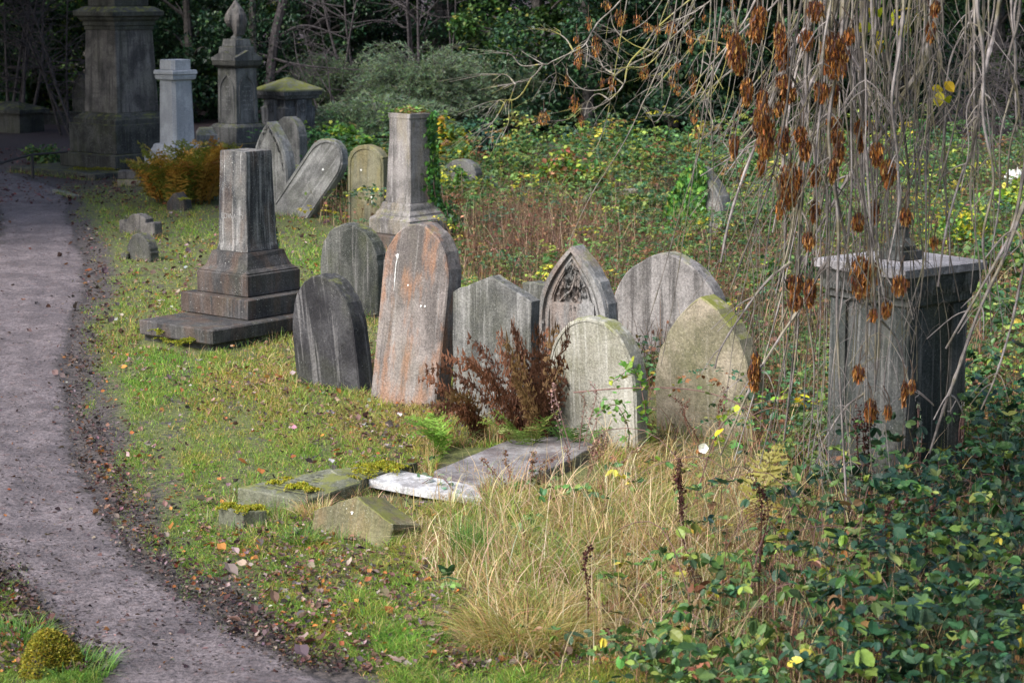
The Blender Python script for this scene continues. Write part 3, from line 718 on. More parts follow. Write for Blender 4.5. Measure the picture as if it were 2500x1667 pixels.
def urn_monument():
    Y = 42.0; cen = Vector(((584 - CX) / F * Y, Y, 0)); yaw = 49
    t = root('tall dark monument with gablets and a draped urn on top', 'monument', 'urn_monument', cen, yaw)
    block('foundation', t, m_obel2, .52, -.1, .34); block('plinth', t, m_urn, .42, .342, .66)
    moulding('plinth_moulding', t, m_urn, [(.40, .662), (.36, .70), (.31, .72)])
    block('die', t, m_urn, .292, .722, 1.84, top=.275)
    moulding('cornice', t, m_obel2, [(.285, 1.842), (.33, 1.88), (.35, 1.90), (.36, 1.985), (.35, 1.99)])
    # gablets : a shallow gable on every side
    acc = Acc(); r = .365
    for k in range(4):
        c, s_ = math.cos(k * math.pi / 2), math.sin(k * math.pi / 2)
        rot = lambda x, y, z: (c * x - s_ * y, s_ * x + c * y, z)
        acc.add([rot(-r, -r, 1.992), rot(r, -r, 1.992), rot(r, -r, 2.05), rot(0, -r, 2.20), rot(-r, -r, 2.05), rot(0, 0, 2.20), rot(-.2, -.2, 2.05), rot(.2, -.2, 2.05)], [0, 1, 2, 3, 4, 3, 2, 7, 5, 4, 3, 5, 6], [5, 4, 4])
    acc.build('gable_course', m_urn, t)
    block('upper_block', t, m_urn, .265, 2.05, 2.27, top=.25); block('urn_plinth', t, m_urn, .21, 2.272, 2.42, top=.19)
    # pointed blind arches
    for ang in (-math.pi / 2, 0):
        out = o_gothic(.44, .95, .62, 10, 1.9); q = o_gothic(.36, .88, .62, 10, 1.9)
        o = link('blind_arch', band_mesh('blind_arch', out, q, -.012, .004), t, m_urn); o.matrix_local = Matrix.Rotation(ang, 4, 'Z') @ Matrix.Translation((0, -.288, .80))
        inscription(t, -.14, .14, 0, .55, 6, m_inkl, .035, mtx=Matrix.Rotation(ang, 4, 'Z') @ Matrix.Translation((0, -.292, .95)), fill=.7)
    # urn : lathe, with a cloth hung over it
    prof = [(.11, 2.422), (.115, 2.45), (.06, 2.50), (.045, 2.55), (.10, 2.62), (.17, 2.74), (.185, 2.86), (.16, 2.95), (.13, 2.97), (.15, 2.99), (.12, 3.04), (.05, 3.10), (.03, 3.14), (.04, 3.17), (.0, 3.22)]
    acc = Acc(); n = 20; V = [(r_ * math.cos(6.2832 * j / n), r_ * math.sin(6.2832 * j / n), z) for r_, z in prof for j in range(n)]; L = []
    for i in range(len(prof) - 1):
        for j in range(n): L += [i * n + j, i * n + (j + 1) % n, (i + 1) * n + (j + 1) % n, (i + 1) * n + j]
    acc.add(V, L, [4] * (len(L) // 4)); acc.build('urn', m_urn, t, True)
    acc = Acc(); n = 28; V = []; L = []
    zs = [(.02, 3.20), (.08, 3.10), (.15, 3.0), (.20, 2.9), (.215, 2.8), (.20, 2.68), (.17, 2.58), (.15, 2.50)]
    for i, (r_, z) in enumerate(zs):
        for j in range(n):
            a = 6.2832 * j / n; f = 1 + .22 * math.sin(a * 6 + i * .35) * i / 7; cut = max(0, z - (2.50 if math.cos(a - 4.6) > .2 else 2.72)) if i > 4 else 0
            V.append((r_ * f * math.cos(a), r_ * f * math.sin(a), z + (.16 if (i > 4 and math.cos(a - 4.9) < .1) else 0) * (i - 4) / 3))
    for i in range(len(zs) - 1):
        for j in range(n): L += [i * n + j, i * n + (j + 1) % n, (i + 1) * n + (j + 1) % n, (i + 1) * n + j]
    acc.add(V, L, [4] * (len(L) // 4)); acc.build('drapery', m_obel, t)
urn_monument()

def pyramid_tomb():
    Y = 43.0; cen = Vector(((706 - CX) / F * Y, Y, 0))
    t = root('pedestal tomb with a low mossy pyramid cap', 'tomb', 'pedestal_tomb', cen, 45)
    block('base', t, m_ytomb, .56, -.1, .22); moulding('body', t, m_ytomb, [(.36, .222), (.39, .7), (.41, .98), (.36, 1.02), (.36, 1.16)])
    moulding('cornice', t, m_ytomb, [(.40, 1.162), (.45, 1.18), (.47, 1.23), (.50, 1.25), (.52, 1.33)])
    moulding('cap', t, m_cap, [(.53, 1.332), (.53, 1.36), (.515, 1.375), (.03, 1.60)])
    for ang in (-math.pi / 2, 0, math.pi / 2, math.pi):
        mt = Matrix.Rotation(ang, 4, 'Z')
        o = link('pilaster', loft_mesh('pilaster', [(.09, .03, .222), (.12, .04, .9), (.125, .05, 1.16)]), t, m_ytomb); o.matrix_local = mt @ Matrix.Translation((0, -.415, 0))
        acc = Acc(); a = np.linspace(0, 6.2832, 20); tube(acc, np.stack([.075 * np.cos(a), np.full(20, -.468), 1.0 + .085 * np.sin(a)], -1), .012, 6); r_ = acc.build('ring', m_ytomb, o); r_.matrix_local = Matrix.Translation((0, .415, 0))
        if ang in (-math.pi / 2,): inscription(t, -.33, -.12, .55, .75, 3, m_inkl, .035, mtx=mt @ Matrix.Translation((0, -.405, 0)))
pyramid_tomb()

def chest_tomb():
    c1 = G(2200, 1262, 0); yaw = 37.3
    hx, hy = .295, .345                       # local x : right face, local y : left face
    near = Matrix.Rotation(R(yaw), 3, 'Z') @ Vector((-hx - .03, -hy - .03, 0)); cen = Vector((c1.x - near.x, c1.y - near.y, 0))
    # local -x face looks to the left front, local -y face to the right front
    t = root('tall square tomb behind hanging branches, with a broad flat cap', 'tomb', 'pedestal_tomb', cen, yaw)
    block('base', t, m_chest, hx + .06, -.1, .10, hy + .06); moulding('base_moulding', t, m_chest, [(hx + .045, hy + .045, .102), (hx + .04, hy + .04, .15), (hx + .01, hy + .01, .20)])
    moulding('body', t, m_chest, [(hx, hy, .202), (hx - .004, hy - .004, .25), (hx - .025, hy - .025, 1.38)], cham=.008)
    for sx_ in (-1, 1):
        o = link('corner_pilaster', loft_mesh('corner_pilaster', [(.075, .012, .202), (.07, .012, 1.38)]), t, m_chest); o.location = (sx_ * (hx - .075), -hy + .003, 0)
    for sy_ in (-1, 1):
        o = link('corner_pilaster', loft_mesh('corner_pilaster', [(.012, .075, .202), (.012, .07, 1.38)]), t, m_chest); o.location = (-hx + .003, sy_ * (hy - .075), 0)
    moulding('cornice', t, m_chest, [(hx + .0, hy, 1.382), (hx + .02, hy + .02, 1.40), (hx + .025, hy + .025, 1.44), (hx + .05, hy + .03, 1.455), (hx + .06, hy + .035, 1.51), (.375, .382, 1.545), (.385, .388, 1.59)])
    # egg-and-dart enrichment
    n = 18
    for row in (0, 1):
      acc = Acc()
      for i in range(n):
        for (x, y) in ((-hx - .054, -hy + .02 + (2 * hy - .04) * i / (n - 1)), (-hx + .02 + (2 * hx - .04) * i / (n - 1), -hy - .032))[row:row + 1]:
            a = np.linspace(0, 6.2832, 7)[:-1]; V = [(x + .012 * math.cos(q), y + .012 * math.sin(q), 1.482 + dz) for dz, in ((-.02,), (.02,)) for q in a]
            acc.add(V, [x_ for j in range(6) for x_ in (j, (j + 1) % 6, 6 + (j + 1) % 6, 6 + j)] + list(range(6)), [4] * 6 + [6])
      acc.build('enrichment', m_chest, t)
    block('cap', t, m_chestcap, .405, 1.592, 1.655, .405, b=.006)
    # stepped finial stump
    block('finial_plinth', t, m_chest, .105, 1.657, 1.72, b=.005); moulding('finial', t, m_chest, [(.085, 1.722), (.09, 1.75), (.07, 1.78), (.05, 1.80), (.045, 1.86), (.055, 1.88), (.0352, 1.91), (.02, 1.925)], cham=.03)
    inscription(t, -.25, .25, .55, 1.28, 13, m_inkl, .034, mtx=Matrix.Rotation(-math.pi / 2, 4, 'Z') @ Matrix.Translation((0, -hx + .008, 0)) @ Matrix.Rotation(R(-1.2), 4, 'X'), fill=.85, y=-.004)
    return t, cen
CT, CT_C = chest_tomb()

# far left : low chest tomb, kerb wall, railing, kerbs
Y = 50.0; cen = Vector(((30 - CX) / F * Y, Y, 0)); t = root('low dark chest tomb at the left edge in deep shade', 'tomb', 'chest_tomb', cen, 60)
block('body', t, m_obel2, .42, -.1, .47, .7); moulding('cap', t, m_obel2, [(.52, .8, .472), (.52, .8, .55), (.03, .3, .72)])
cen = G(128, 303); t = root('low dark kerb wall between the chest tomb and the great monument', 'kerb', 'grave_kerb', cen, 4); block('wall_stone', t, m_obel2, .85, -.1, .26, .12); block('coping', t, m_obel2, .87, .262, .32, .15)
cen = G(334, 452); t = root('two-course lichened kerb block at the feet of the ferns', 'kerb', 'grave_kerb', cen, 6)
block('lower_course', t, m_mossg, .32, -.1, .12, .22); block('upper_course', t, m_obel, .31, .122, .26, .2)
cen = G(163, 477); t = thing('path_kerb', 'thin pale kerbstone along the path edge', 'kerb', Matrix.Translation(cen) @ Matrix.Rotation(R(-60), 4, 'Z')); block('kerb_stone', t, m_rear, .62, -.1, .05, .05)
Y = 41.0; cen = Vector(((506 - CX) / F * Y, Y, 0)); t = root('pale coffin-shaped stone between granite pillar and urn monument', 'gravestone', 'coffin_stone', cen, 10); block('base_stone', t, m_rear, .2, -.1, .42, .5); moulding('ridged_top', t, m_rear, [(.2, .5, .422), (.2, .5, .58), (.13, .42, .68)])
m_iron, nti, bi = new_mat('rusty_iron'); bi.inputs['Base Color'].default_value = (.03, .025, .024, 1); bi.inputs['Roughness'].default_value = .7
t = thing('iron_railing', 'low black iron rail around the grave left of the monument', 'railing')
acc = Acc(); tube(acc, [atY(-40, 412, 36.5), atY(20, 393, 37), atY(78, 378, 37.5), atY(165, 371, 38)], .022, 6); acc.build('rail', m_iron, t)
for px, py, Yp in ((78, 378, 37.5), (-40, 412, 36.5)):
    p = atY(px, py, Yp); acc = Acc(); tube(acc, [(p.x, p.y, -.1), (p.x, p.y, p.z)], .03, 6); acc.build('post', m_iron, t)

# ------------------------------------------------------------------ fallen slabs in front
def poly_slab(label, name, pxs, ztop, thick, mat, cat='grave slab', zs=None, bev=.012, nz=1.0):
    """a lying slab: top outline from ground positions, given its own thickness"""
    P = [G(x, y, (ztop if zs is None else zs[i])) for i, (x, y) in enumerate(pxs)]
    cen = sum(P, Vector()) / len(P); t = thing(name, label, cat, Matrix.Translation((cen.x, cen.y, 0)))
    # subdivide the edges a little so the arris can wander
    Q = []
    for i, p in enumerate(P):
        q = P[(i + 1) % len(P)]
        for k in range(5):
            v = p.lerp(q, k / 5) - Vector((cen.x, cen.y, 0)); v += Vector((nz * random.gauss(0, .004), nz * random.gauss(0, .004), nz * random.gauss(0, .0015))); Q.append(v)
    n = len(Q); c = sum(Q, Vector()) / n
    sh = lambda v, k: Vector((c.x + (v.x - c.x) * k, c.y + (v.y - c.y) * k, v.z))
    V = [sh(v, .985) for v in Q] + [Vector((v.x, v.y, v.z - bev)) for v in Q] + [Vector((v.x, v.y, v.z - thick)) for v in Q]
    L = []; Sz = []
    for r in range(2):
        for i in range(n): L += [r * n + i, (r + 1) * n + i, (r + 1) * n + (i + 1) % n, r * n + (i + 1) % n]; Sz.append(4)
    L += list(range(n)); Sz.append(n)
    if sum((V[i].x * V[(i + 1) % n].y - V[(i + 1) % n].x * V[i].y) for i in range(n)) < 0:
        pass
    me = mesh_np('stone', np.array([tuple(v) for v in V]), L, Sz); 
    import bmesh
    bm = bmesh.new(); bm.from_mesh(me); bmesh.ops.recalc_face_normals(bm, faces=bm.faces); bm.to_mesh(me); bm.free()
    link('stone', me, t, mat); return t, cen, P
tS, cS, PS = poly_slab('fallen inscribed slab with rows of letters and moss spots', 'inscribed_slab', [(579, 1189), (745, 1221), (885, 1176), (806, 1143)], .19, .16, m_slab, zs=[.11, .09, .15, .17])
# lettering rows laid on the slab
u = (PS[1] - PS[0]); v = (PS[3] - PS[0]); nrm = u.cross(v).normalized()
acc = Acc()
for r in range(9):
    a0 = .12 + .075 * r
    x = .16
    while x < .86:
        if random.random() < .85:
            q = PS[0] + v * a0 + u * x + nrm * .004 - Vector((cS.x, cS.y, 0)); du = u.normalized() * random.uniform(.012, .018); dv = v.normalized() * .020
            acc.add([tuple(q), tuple(q + du * .4), tuple(q + du * .4 + dv), tuple(q + dv)], [0, 1, 2, 3], [4]); q2 = q + du * .8
            acc.add([tuple(q2), tuple(q2 + du * .3), tuple(q2 + du * .3 + dv), tuple(q2 + dv)], [0, 1, 2, 3], [4])
        x += random.choice((.034, .036, .04, .07))
acc.build('inscription', m_ink, tS)
poly_slab('mossy ridged slab behind the inscribed one', 'coped_slab', [(806, 1146), (868, 1180), (905, 1163), (1020, 1128)], .20, .22, m_slab, zs=[.18, .13, .12, .10])
poly_slab('small wet slab with painted sky glint in front of the large flat one', 'broken_slab', [(897, 1170), (1036, 1197), (1178, 1215), (1163, 1186), (970, 1146)], .17, .05, m_glint, zs=[.105, .09, .08, .09, .105], nz=.25)
poly_slab('large flat grave slab lying before the pale headstone', 'flat_slab', [(1058, 1149), (1160, 1186), (1260, 1180), (1402, 1118), (1455, 1084), (1378, 1064), (1249, 1071)], .13, .14, m_flat, zs=[.075, .075, .075, .08, .09, .09, .09])
t, W, H, s = headstone('sunken algae-stained gable stone poking out of the straw grass', 853, 1322, 205, 112, lambda W, H: o_gable(W, H, H * .52), m_gab, yaw=36, lean=14, T=.30, name='gable_stone', bev=.008)
splash(t, -.01, H * .62, .0, .008)
t, c_, P_ = poly_slab('low moss-capped stone block by the inscribed slab', 'mossy_block', [(533, 1236), (592, 1252), (650, 1246), (606, 1222)], .11, .16, m_slab)
moss_pad('moss', t, [(p.x - c_.x, p.y - c_.y, .11) for p in (G(560, 1236, .11), G(600, 1243, .11), G(625, 1240, .11))], [.07, .07, .06], 2500, (.30, .30, .03))
# moss pads on the slabs
mp = [G(x, y, .14) for x, y in ((672, 1173), (703, 1166), (735, 1180), (712, 1184), (760, 1190))]
moss_pad('moss', tS, [(p.x - cS.x, p.y - cS.y, .125) for p in mp], [.05, .06, .06, .05, .05], 1600, (.34, .34, .03))
mp = [G(x, y, .14) for x, y in ((870, 1152), (905, 1140), (935, 1134), (960, 1140), (850, 1166))]
tm = [o for o in C.objects if o.name.startswith('coped_slab')][0]
moss_pad('moss', tm, [(p.x - tm.location.x, p.y - tm.location.y, .135) for p in mp], [.10, .11, .10, .09, .06], 4200, (.30, .30, .03))
# moss cushions on the pillar slab, and on the broken stone
mt = Matrix.Identity(4)
for (px, py, z, r) in ((395, 806, .14, .10), (412, 826, .06, .12), (440, 836, .05, .10), (466, 830, .10, .08)):
    p = G(px, py, z); o = moss_pad('moss', None, [(0, 0, 0)], [r], 900, (.20, .23, .02)); o.parent = PIL; o.matrix_parent_inverse = PIL.matrix_world.inverted(); o.location = p
p = G(445, 486, .18); o = moss_pad('moss_tuft', None, [(0, 0, 0)], [.10], 700, (.34, .36, .05)); o.location = p; bs = [q for q in C.objects if q.get('label', '').startswith('small broken stone')][0]; o.parent = bs; o.matrix_parent_inverse = bs.matrix_world.inverted()
# moss along the great monument's lowest course
for k in range(7):
    p = G(190 + 16 * k, 413 + (k % 3), .13); o = moss_pad('moss', None, [(0, 0, 0)], [.16], 350, (.09, .09, .015)); o.location = p; o.parent = GM; o.matrix_parent_inverse = GM.matrix_world.inverted()
# mossy stump in the near corner
def stump():
    p = G(118, 1632); t = thing('mossy_stump', 'mossy rotten stump in the grass at the bottom left corner', 'stump', Matrix.Translation(p))
    acc = Acc(); V = []; n = 16
    for i, (r, z) in enumerate([(.125, -.05), (.115, .04), (.095, .10), (.06, .145), (.02, .165)]):
        for j in range(n):
            a = 6.2832 * j / n; k = 1 + .22 * math.sin(3 * a + 1) + .12 * math.sin(5 * a + i); V.append((r * k * math.cos(a), r * k * math.sin(a), z + .02 * math.sin(2 * a)))
    L = []
    for i in range(4):
        for j in range(n): L += [i * n + j, i * n + (j + 1) % n, (i + 1) * n + (j + 1) % n, (i + 1) * n + j]
    acc.add(V, L + [4 * n + j for j in range(n)], [4] * (4 * n) + [n]); acc.build('wood', M_BARK, t, True)
    a = RNG.uniform(0, 6.28, 8000); u_ = RNG.uniform(0, 1, 8000); r = .15 * (1 - u_) ** .55 * (1 + .22 * np.sin(3 * a + 1)) + .015; keep = (np.sin(a * 2 + u_ * 5) + u_ * 1.4) > -.75
    P = np.stack([r * np.cos(a), r * np.sin(a), .20 * u_], -1)[keep]; k = len(P); acc = Acc()
    inst(acc, T_SMALL, P, rots(RNG.uniform(0, 6.28, k), RNG.uniform(-.3, 1.4, k), RNG.normal(0, .6, k)), RNG.uniform(.010, .020, k), palette(k, [(.24, .22, .03), (.34, .29, .04), (.12, .12, .02)], [3, 2, 1.5], .2)); acc.build('moss', M_LEAF, t)
stump()
# ------------------------------------------------------------------ where the plants grow (boundaries in photograph pixels, ground points)
BR_Y = [340, 400, 470, 540, 600, 660, 760, 900, 1000, 1060, 1110, 1180, 1300, 1450, 1560, 1667, 1900]
BR_X = [560, 640, 745, 790, 990, 1090, 1120, 1290, 1420, 1560, 1560, 1580, 1590, 1620, 1640, 1640, 1700]
def bramble_edge(py): return np.interp(py, BR_Y, BR_X)
def area_pts(n, x0, x1, y0, y1):
    """random ground points, even in the photo's own depth bands"""
    return RNG.uniform(x0, x1, n), RNG.uniform(y0, y1, n)
def ground_pts(n, ymin, ymax, pxa=-150, pxb=2650, power=1.0):
    """n points, density per square metre falling with distance (so that far plants are not wasted)"""
    u_ = RNG.uniform(0, 1, n); Y = (ymin ** -power + u_ * (ymax ** -power - ymin ** -power)) ** (-1 / power)
    px = RNG.uniform(pxa, pxb, n); X = (px - CX) / F * (Y * cT + EYE * sT)
    return X, Y
def footprint(x, y):
    """True where a stone stands, so nothing grows through it"""
    m = np.zeros(len(x), bool)
    for o in [q for q in C.objects if q.parent is None and q.type == 'EMPTY' and q.get('category') in ('headstone', 'monument', 'tomb', 'kerb', 'grave slab', 'gravestone')]:
        ch = [c_ for c_ in C.objects if c_.parent is o and c_.type == 'MESH']
        mw = o.matrix_world
        pts = []
        for c_ in ch:
            for b_ in c_.bound_box:
                v = mw @ (c_.matrix_local @ Vector(b_))
                pts.append(v)
        zmin = min(p.z for p in pts)
        inv = mw.inverted()
        lo = [1e9, 1e9]; hi = [-1e9, -1e9]
        for c_ in ch:
            for b_ in c_.bound_box:
                v = c_.matrix_local @ Vector(b_)
                if v.z < .2:
                    lo = [min(lo[0], v.x), min(lo[1], v.y)]; hi = [max(hi[0], v.x), max(hi[1], v.y)]
        if hi[0] < lo[0]: continue
        a = np.array(inv)
        lx = a[0, 0] * x + a[0, 1] * y + a[0, 3]; ly = a[1, 0] * x + a[1, 1] * y + a[1, 3]
        m |= (lx > lo[0] + .01) & (lx < hi[0] - .01) & (ly > lo[1] + .01) & (ly < hi[1] - .01)
    return m
bpy.context.view_layer.update()

# ---- short green turf
def turf():
    acc = Acc()
    X, Y = ground_pts(900000, 9.8, 36, -200, 2000, 1.6)
    px, py = proj(X, Y); d = path_dist(px, py); be = bramble_edge(py)
    k = gn(X, Y, 2.2, 1); k2 = gn(X, Y, .8, 3); k3 = gn(X, Y, 6.0, 2)
    dens = np.clip((d - .03 + .20 * k + .16 * k3 + .05 * gn(X, Y, 14, 1)) / .28, 0, 1)
    dens *= np.clip(1.0 - (px - be + 40 * k) / 120, 0.05, 1)
    dens *= np.clip(.62 + .8 * k3 + .45 * k + .35 * gn(X, Y, 13, 4), .16, 1)
    dens = np.where(py < 445, dens * np.clip((px - 160) / 200, 0, .6), dens)
    keep = (RNG.uniform(0, 1, len(X)) < dens) & ~footprint(X, Y)
    X, Y, px, py, k, k2, k3, d = [q[keep] for q in (X, Y, px, py, k, k2, k3, d)]
    n = len(X); dist = Y
    h = RNG.uniform(.02, .075, n) * (1 + .7 * np.clip(k + gn(X, Y, 9, 3), -.6, 1.2)) * np.clip(d / .5, .45, 1)
    h = np.where((py > 1180) & (px > 850), h * 1.5, h)
    col = palette(n, [(.13, .25, .035), (.22, .36, .05), (.08, .19, .05), (.36, .42, .10), (.48, .37, .17), (.20, .11, .06)], [3.2, 3.2, 2, 1.6, 1.4, .6], .28); lush = gn(X, Y, 1.9, 4)[:, None]; col = col * np.where(lush > .25, np.array([.78, 1.0, .8]), np.where(lush < -.35, np.array([1.25, .95, 1.0]), 1.0))
    gp = np.clip(1 - d / 1.0, 0, 1)[:, None]; col = col * (1 - .45 * gp) + np.array([.09, .15, .04]) * .45 * gp; st_ = (np.exp(-((px - 930) / 260) ** 2 - ((py - 1030) / 90) ** 2) + .7 * np.exp(-((px - 620) / 130) ** 2 - ((py - 930) / 60) ** 2) + .6 * np.exp(-((px - 520) / 120) ** 2 - ((py - 640) / 100) ** 2)) * (.6 + .5 * k3) > RNG.uniform(.1, 1.1, n); col[st_] = palette(int(st_.sum()), [(.46, .34, .18), (.34, .20, .10), (.24, .12, .07), (.40, .36, .14)], [3, 2, 1.6, 1], .25)
    # yellower sward in the middle of the plot
    mid = np.clip((k2 + .3), 0, 1)[:, None]; col = col * (1 - .35 * mid) + np.array([.26, .28, .07]) * .35 * mid
    blades(acc, X, Y, hgt(X, Y) - .004, h, RNG.uniform(.004, .0075, n) * np.clip(dist / 16, .9, 1.7), RNG.uniform(.3, 1.3, n), RNG.uniform(0, 6.28, n), col, 2)
    o = acc.build('grass', M_GRASS); tag(o, 'short green grass along the path and between the stones', 'grass', kind='stuff')
turf()

# ---- longer grass tufts and straw
def straw_mask(px, py):
    """how much dead straw grows here"""
    a = np.clip(1 - np.abs(py - 1300) / 420, 0, 1) * np.clip((px - np.interp(py, [1050, 1180, 1300, 1450, 1560, 1667], [1420, 1130, 900, 1040, 1130, 1200])) / 90, 0, 1) * np.clip((np.interp(py, [1000, 1150, 1300, 1450, 1667], [1930, 2000, 2150, 2250, 2400]) - px) / 600, 0, 1)
    b = np.exp(-((px - 690) / 60) ** 2 - ((py - 890) / 80) ** 2) * .5 + np.exp(-((px - 860) / 60) ** 2 - ((py - 800) / 60) ** 2) * .7
    c_ = np.exp(-((px - 1180) / 90) ** 2 - ((py - 1060) / 30) ** 2) * .25
    e = np.exp(-((px - 770) / 45) ** 2 - ((py - 1245) / 22) ** 2) * .5
    return np.clip(a + b + c_ + e, 0, 1)
def straw():
    acc = Acc()
    X, Y = ground_pts(210000, 9.9, 24, 500, 2100, 1.2)
    px, py = proj(X, Y); m = straw_mask(px, py); k = gn(X, Y, 3.0, 2); k3 = gn(X, Y, 7.5, 1)
    keep = (RNG.uniform(0, 1, len(X)) < m * np.clip(.62 + .75 * k3, .08, 1)) & ~footprint(X, Y)
    X, Y, px, py, k, k3 = [q[keep] for q in (X, Y, px, py, k, k3)]; n = len(X)
    h = RNG.uniform(.05, .27, n) * (1 + .45 * k) * np.clip((px - 850) / 350, .5, 1.1)
    h = np.where((px > 1050) & (py > 1130) & (py < 1230), h * .8, h)
    h = np.where(py > 1450, h * .75, h); h = np.clip(h, .05, .5)
    gr = np.clip(.40 + .5 * k - (px - 1250) / 2600, .05, .8)
    isg = RNG.uniform(0, 1, n) < gr * np.where(py < 1240, .45, 1)
    ca = palette(n, [(.46, .33, .17), (.58, .45, .26), (.34, .22, .11), (.24, .13, .07)], [3, 2, 2, 1], .2)
    cb = palette(n, [(.15, .24, .05), (.26, .33, .07), (.10, .19, .06), (.36, .36, .11)], [3, 2, 1, 2], .2)
    col = np.where(isg[:, None], cb, ca)
    dirn = np.where(RNG.uniform(0, 1, n) < .3, 1.0 + 2.0 * gn(X, Y, 1.7, 4) + RNG.normal(0, .5, n), RNG.uniform(0, 6.28, n))
    blades(acc, X, Y, hgt(X, Y) - .005, h, RNG.uniform(.0032, .0068, n), np.abs(RNG.normal(.95, .6, n)) + .1, dirn, col, 4)
    q = RNG.choice(n, 2600); hh = RNG.uniform(.2, .55, 2600) * np.clip((px[q] - 850) / 350, .35, 1); blades(acc, X[q], Y[q], hgt(X[q], Y[q]), hh, RNG.uniform(.004, .008, 2600), np.abs(RNG.normal(.7, .5, 2600)), RNG.uniform(0, 6.28, 2600), palette(2600, [(.66, .54, .37), (.50, .37, .22), (.20, .11, .075)], [3, 2, 1.8], .15), 5)
    # thin curled stalks
    o = acc.build('straw_grass', M_GRASS); tag(o, 'long dead straw grass mixed with green in the right foreground', 'dry grass', kind='stuff')
straw()
def tuft(label, px, py, n, hgt_, spread, cols, wts, bend=.6):
    p = G(px, py); acc = Acc(); a = RNG.uniform(0, 6.28, n); r = spread * np.sqrt(RNG.uniform(0, 1, n))
    blades(acc, r * np.cos(a), r * np.sin(a), np.full(n, -.01), RNG.uniform(.5, 1, n) * hgt_, RNG.uniform(.005, .008, n), np.abs(RNG.normal(bend, .3, n)), a + RNG.normal(0, .6, n), palette(n, cols, wts, .2), 5)
    o = acc.build('grass_tuft', M_GRASS); o.location = p; return tag(o, label, 'grass tuft')
GRN = [(.08, .17, .05), (.15, .27, .06), (.25, .33, .09)]
STW = [(.46, .33, .17), (.60, .47, .28), (.30, .19, .10)]
tuft('upright bluish green grass tuft in the straw right of the gable stone', 1150, 1370, 260, .36, .09, GRN, [3, 2, 1], .35)
tuft('pale straw tuft sprouting over the edge of the inscribed slab', 770, 1262, 240, .22, .11, STW, [2, 3, 1], .8)
tuft('shaggy straw mound at the bottom middle', 1280, 1560, 1500, .34, .34, [(.36, .29, .12), (.48, .37, .18), (.22, .24, .06), (.30, .18, .08)], [3, 2, 2, 1], 1.1)
tuft('straw tuft between the black and the rusty headstone', 893, 940, 260, .42, .10, STW, [3, 2, 2], .35)
tuft('green grass tuft at the left foot of the gable stone', 738, 1325, 260, .16, .13, GRN, [2, 3, 2], .8)
tuft('green grass tuft beside the mossy stump in the corner', 185, 1640, 420, .17, .20, GRN, [3, 3, 1], .8)
tuft('green grass tuft at the path edge left of the mossy stump', 40, 1560, 420, .15, .22, GRN, [3, 3, 1], .8)

# ---- fallen leaves
LEAFC = [(.13, .075, .06), (.21, .13, .10), (.28, .11, .04), (.30, .24, .22), (.07, .052, .052), (.38, .17, .045)]
def litter():
    acc = Acc()
    X, Y = ground_pts(90000, 10, 44, -200, 2000, 1.3)
    px, py = proj(X, Y); d = path_dist(px, py); be = bramble_edge(py); k = gn(X, Y, 1.6, 2); k3 = gn(X, Y, 5, 1)
    dens = np.clip(.24 + .16 * np.exp(-((d - .15) / .16) ** 2) + .36 * k3 + .22 * k, .04, 1) * (d > -.06)
    dens *= np.clip(1.2 - (px - be) / 150, 0, 1)
    dens += np.where((Y > 33) & (px < 340), .95, 0) + np.where((d < 0) & (d > -3), .022, 0)
    dens += .45 * np.exp(-((px - 900) / 220) ** 2 - ((py - 1020) / 70) ** 2) + .3 * np.exp(-((px - 600) / 120) ** 2 - ((py - 940) / 50) ** 2) + .35 * np.exp(-((px - 440) / 90) ** 2 - ((py - 690) / 60) ** 2)
    keep = (RNG.uniform(0, 1, len(X)) < dens) & ~footprint(X, Y)
    X, Y, px, d = X[keep], Y[keep], px[keep], d[keep]; n = len(X)
    sz = np.exp(RNG.normal(-3.6, .42, n)) * np.clip(Y / 18, .9, 1.5)
    col = palette(n, LEAFC, [3, 3, 1.3, 1.8, 3, .5], .3)
    dark = (d < .25); col[dark] *= np.array([.62, .58, .62])
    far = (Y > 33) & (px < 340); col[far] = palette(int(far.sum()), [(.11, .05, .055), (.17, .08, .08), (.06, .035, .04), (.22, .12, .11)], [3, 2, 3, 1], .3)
    z = hgt(X, Y) + np.where(d < 0, .016, .02 + RNG.uniform(0, .03, n))
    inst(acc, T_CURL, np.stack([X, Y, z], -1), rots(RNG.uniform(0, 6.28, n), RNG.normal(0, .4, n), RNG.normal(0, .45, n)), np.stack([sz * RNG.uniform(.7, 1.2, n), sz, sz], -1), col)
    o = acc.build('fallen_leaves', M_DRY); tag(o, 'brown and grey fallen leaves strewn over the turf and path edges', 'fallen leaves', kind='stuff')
litter()
def edge_mud():
    acc = Acc(); n = 120000; X, Y = ground_pts(n, 10, 36, -200, 1000, 1.4); px, py = proj(X, Y); d = path_dist(px, py) + .16 * gn(X, Y, 2.2, 1) + .09 * gn(X, Y, 6, 2)
    k = (RNG.uniform(0, 1, n) < .42 * np.exp(-((d - .06) / .12) ** 2)); X, Y, d = X[k], Y[k], d[k]; n = len(X)
    sz = np.exp(RNG.normal(-4.3, .45, n)) * np.clip(Y / 16, .9, 1.5)
    inst(acc, T_CURL, np.stack([X, Y, hgt(X, Y) + .016 + RNG.uniform(0, .012, n)], -1), rots(RNG.uniform(0, 6.28, n), RNG.normal(0, .5, n), RNG.normal(0, .5, n)), np.stack([sz * RNG.uniform(.6, 1.4, n), sz * 1.2, sz * 1.3], -1), palette(n, [(.05, .04, .038), (.09, .07, .066), (.15, .115, .11), (.25, .19, .18), (.03, .024, .024)], [3, 3, 2, .8, 2], .25))
    o = acc.build('mud_crumbs', M_DRY); tag(o, 'churned mud and leaf crumbs along the path edges', 'mud', kind='stuff')
edge_mud()
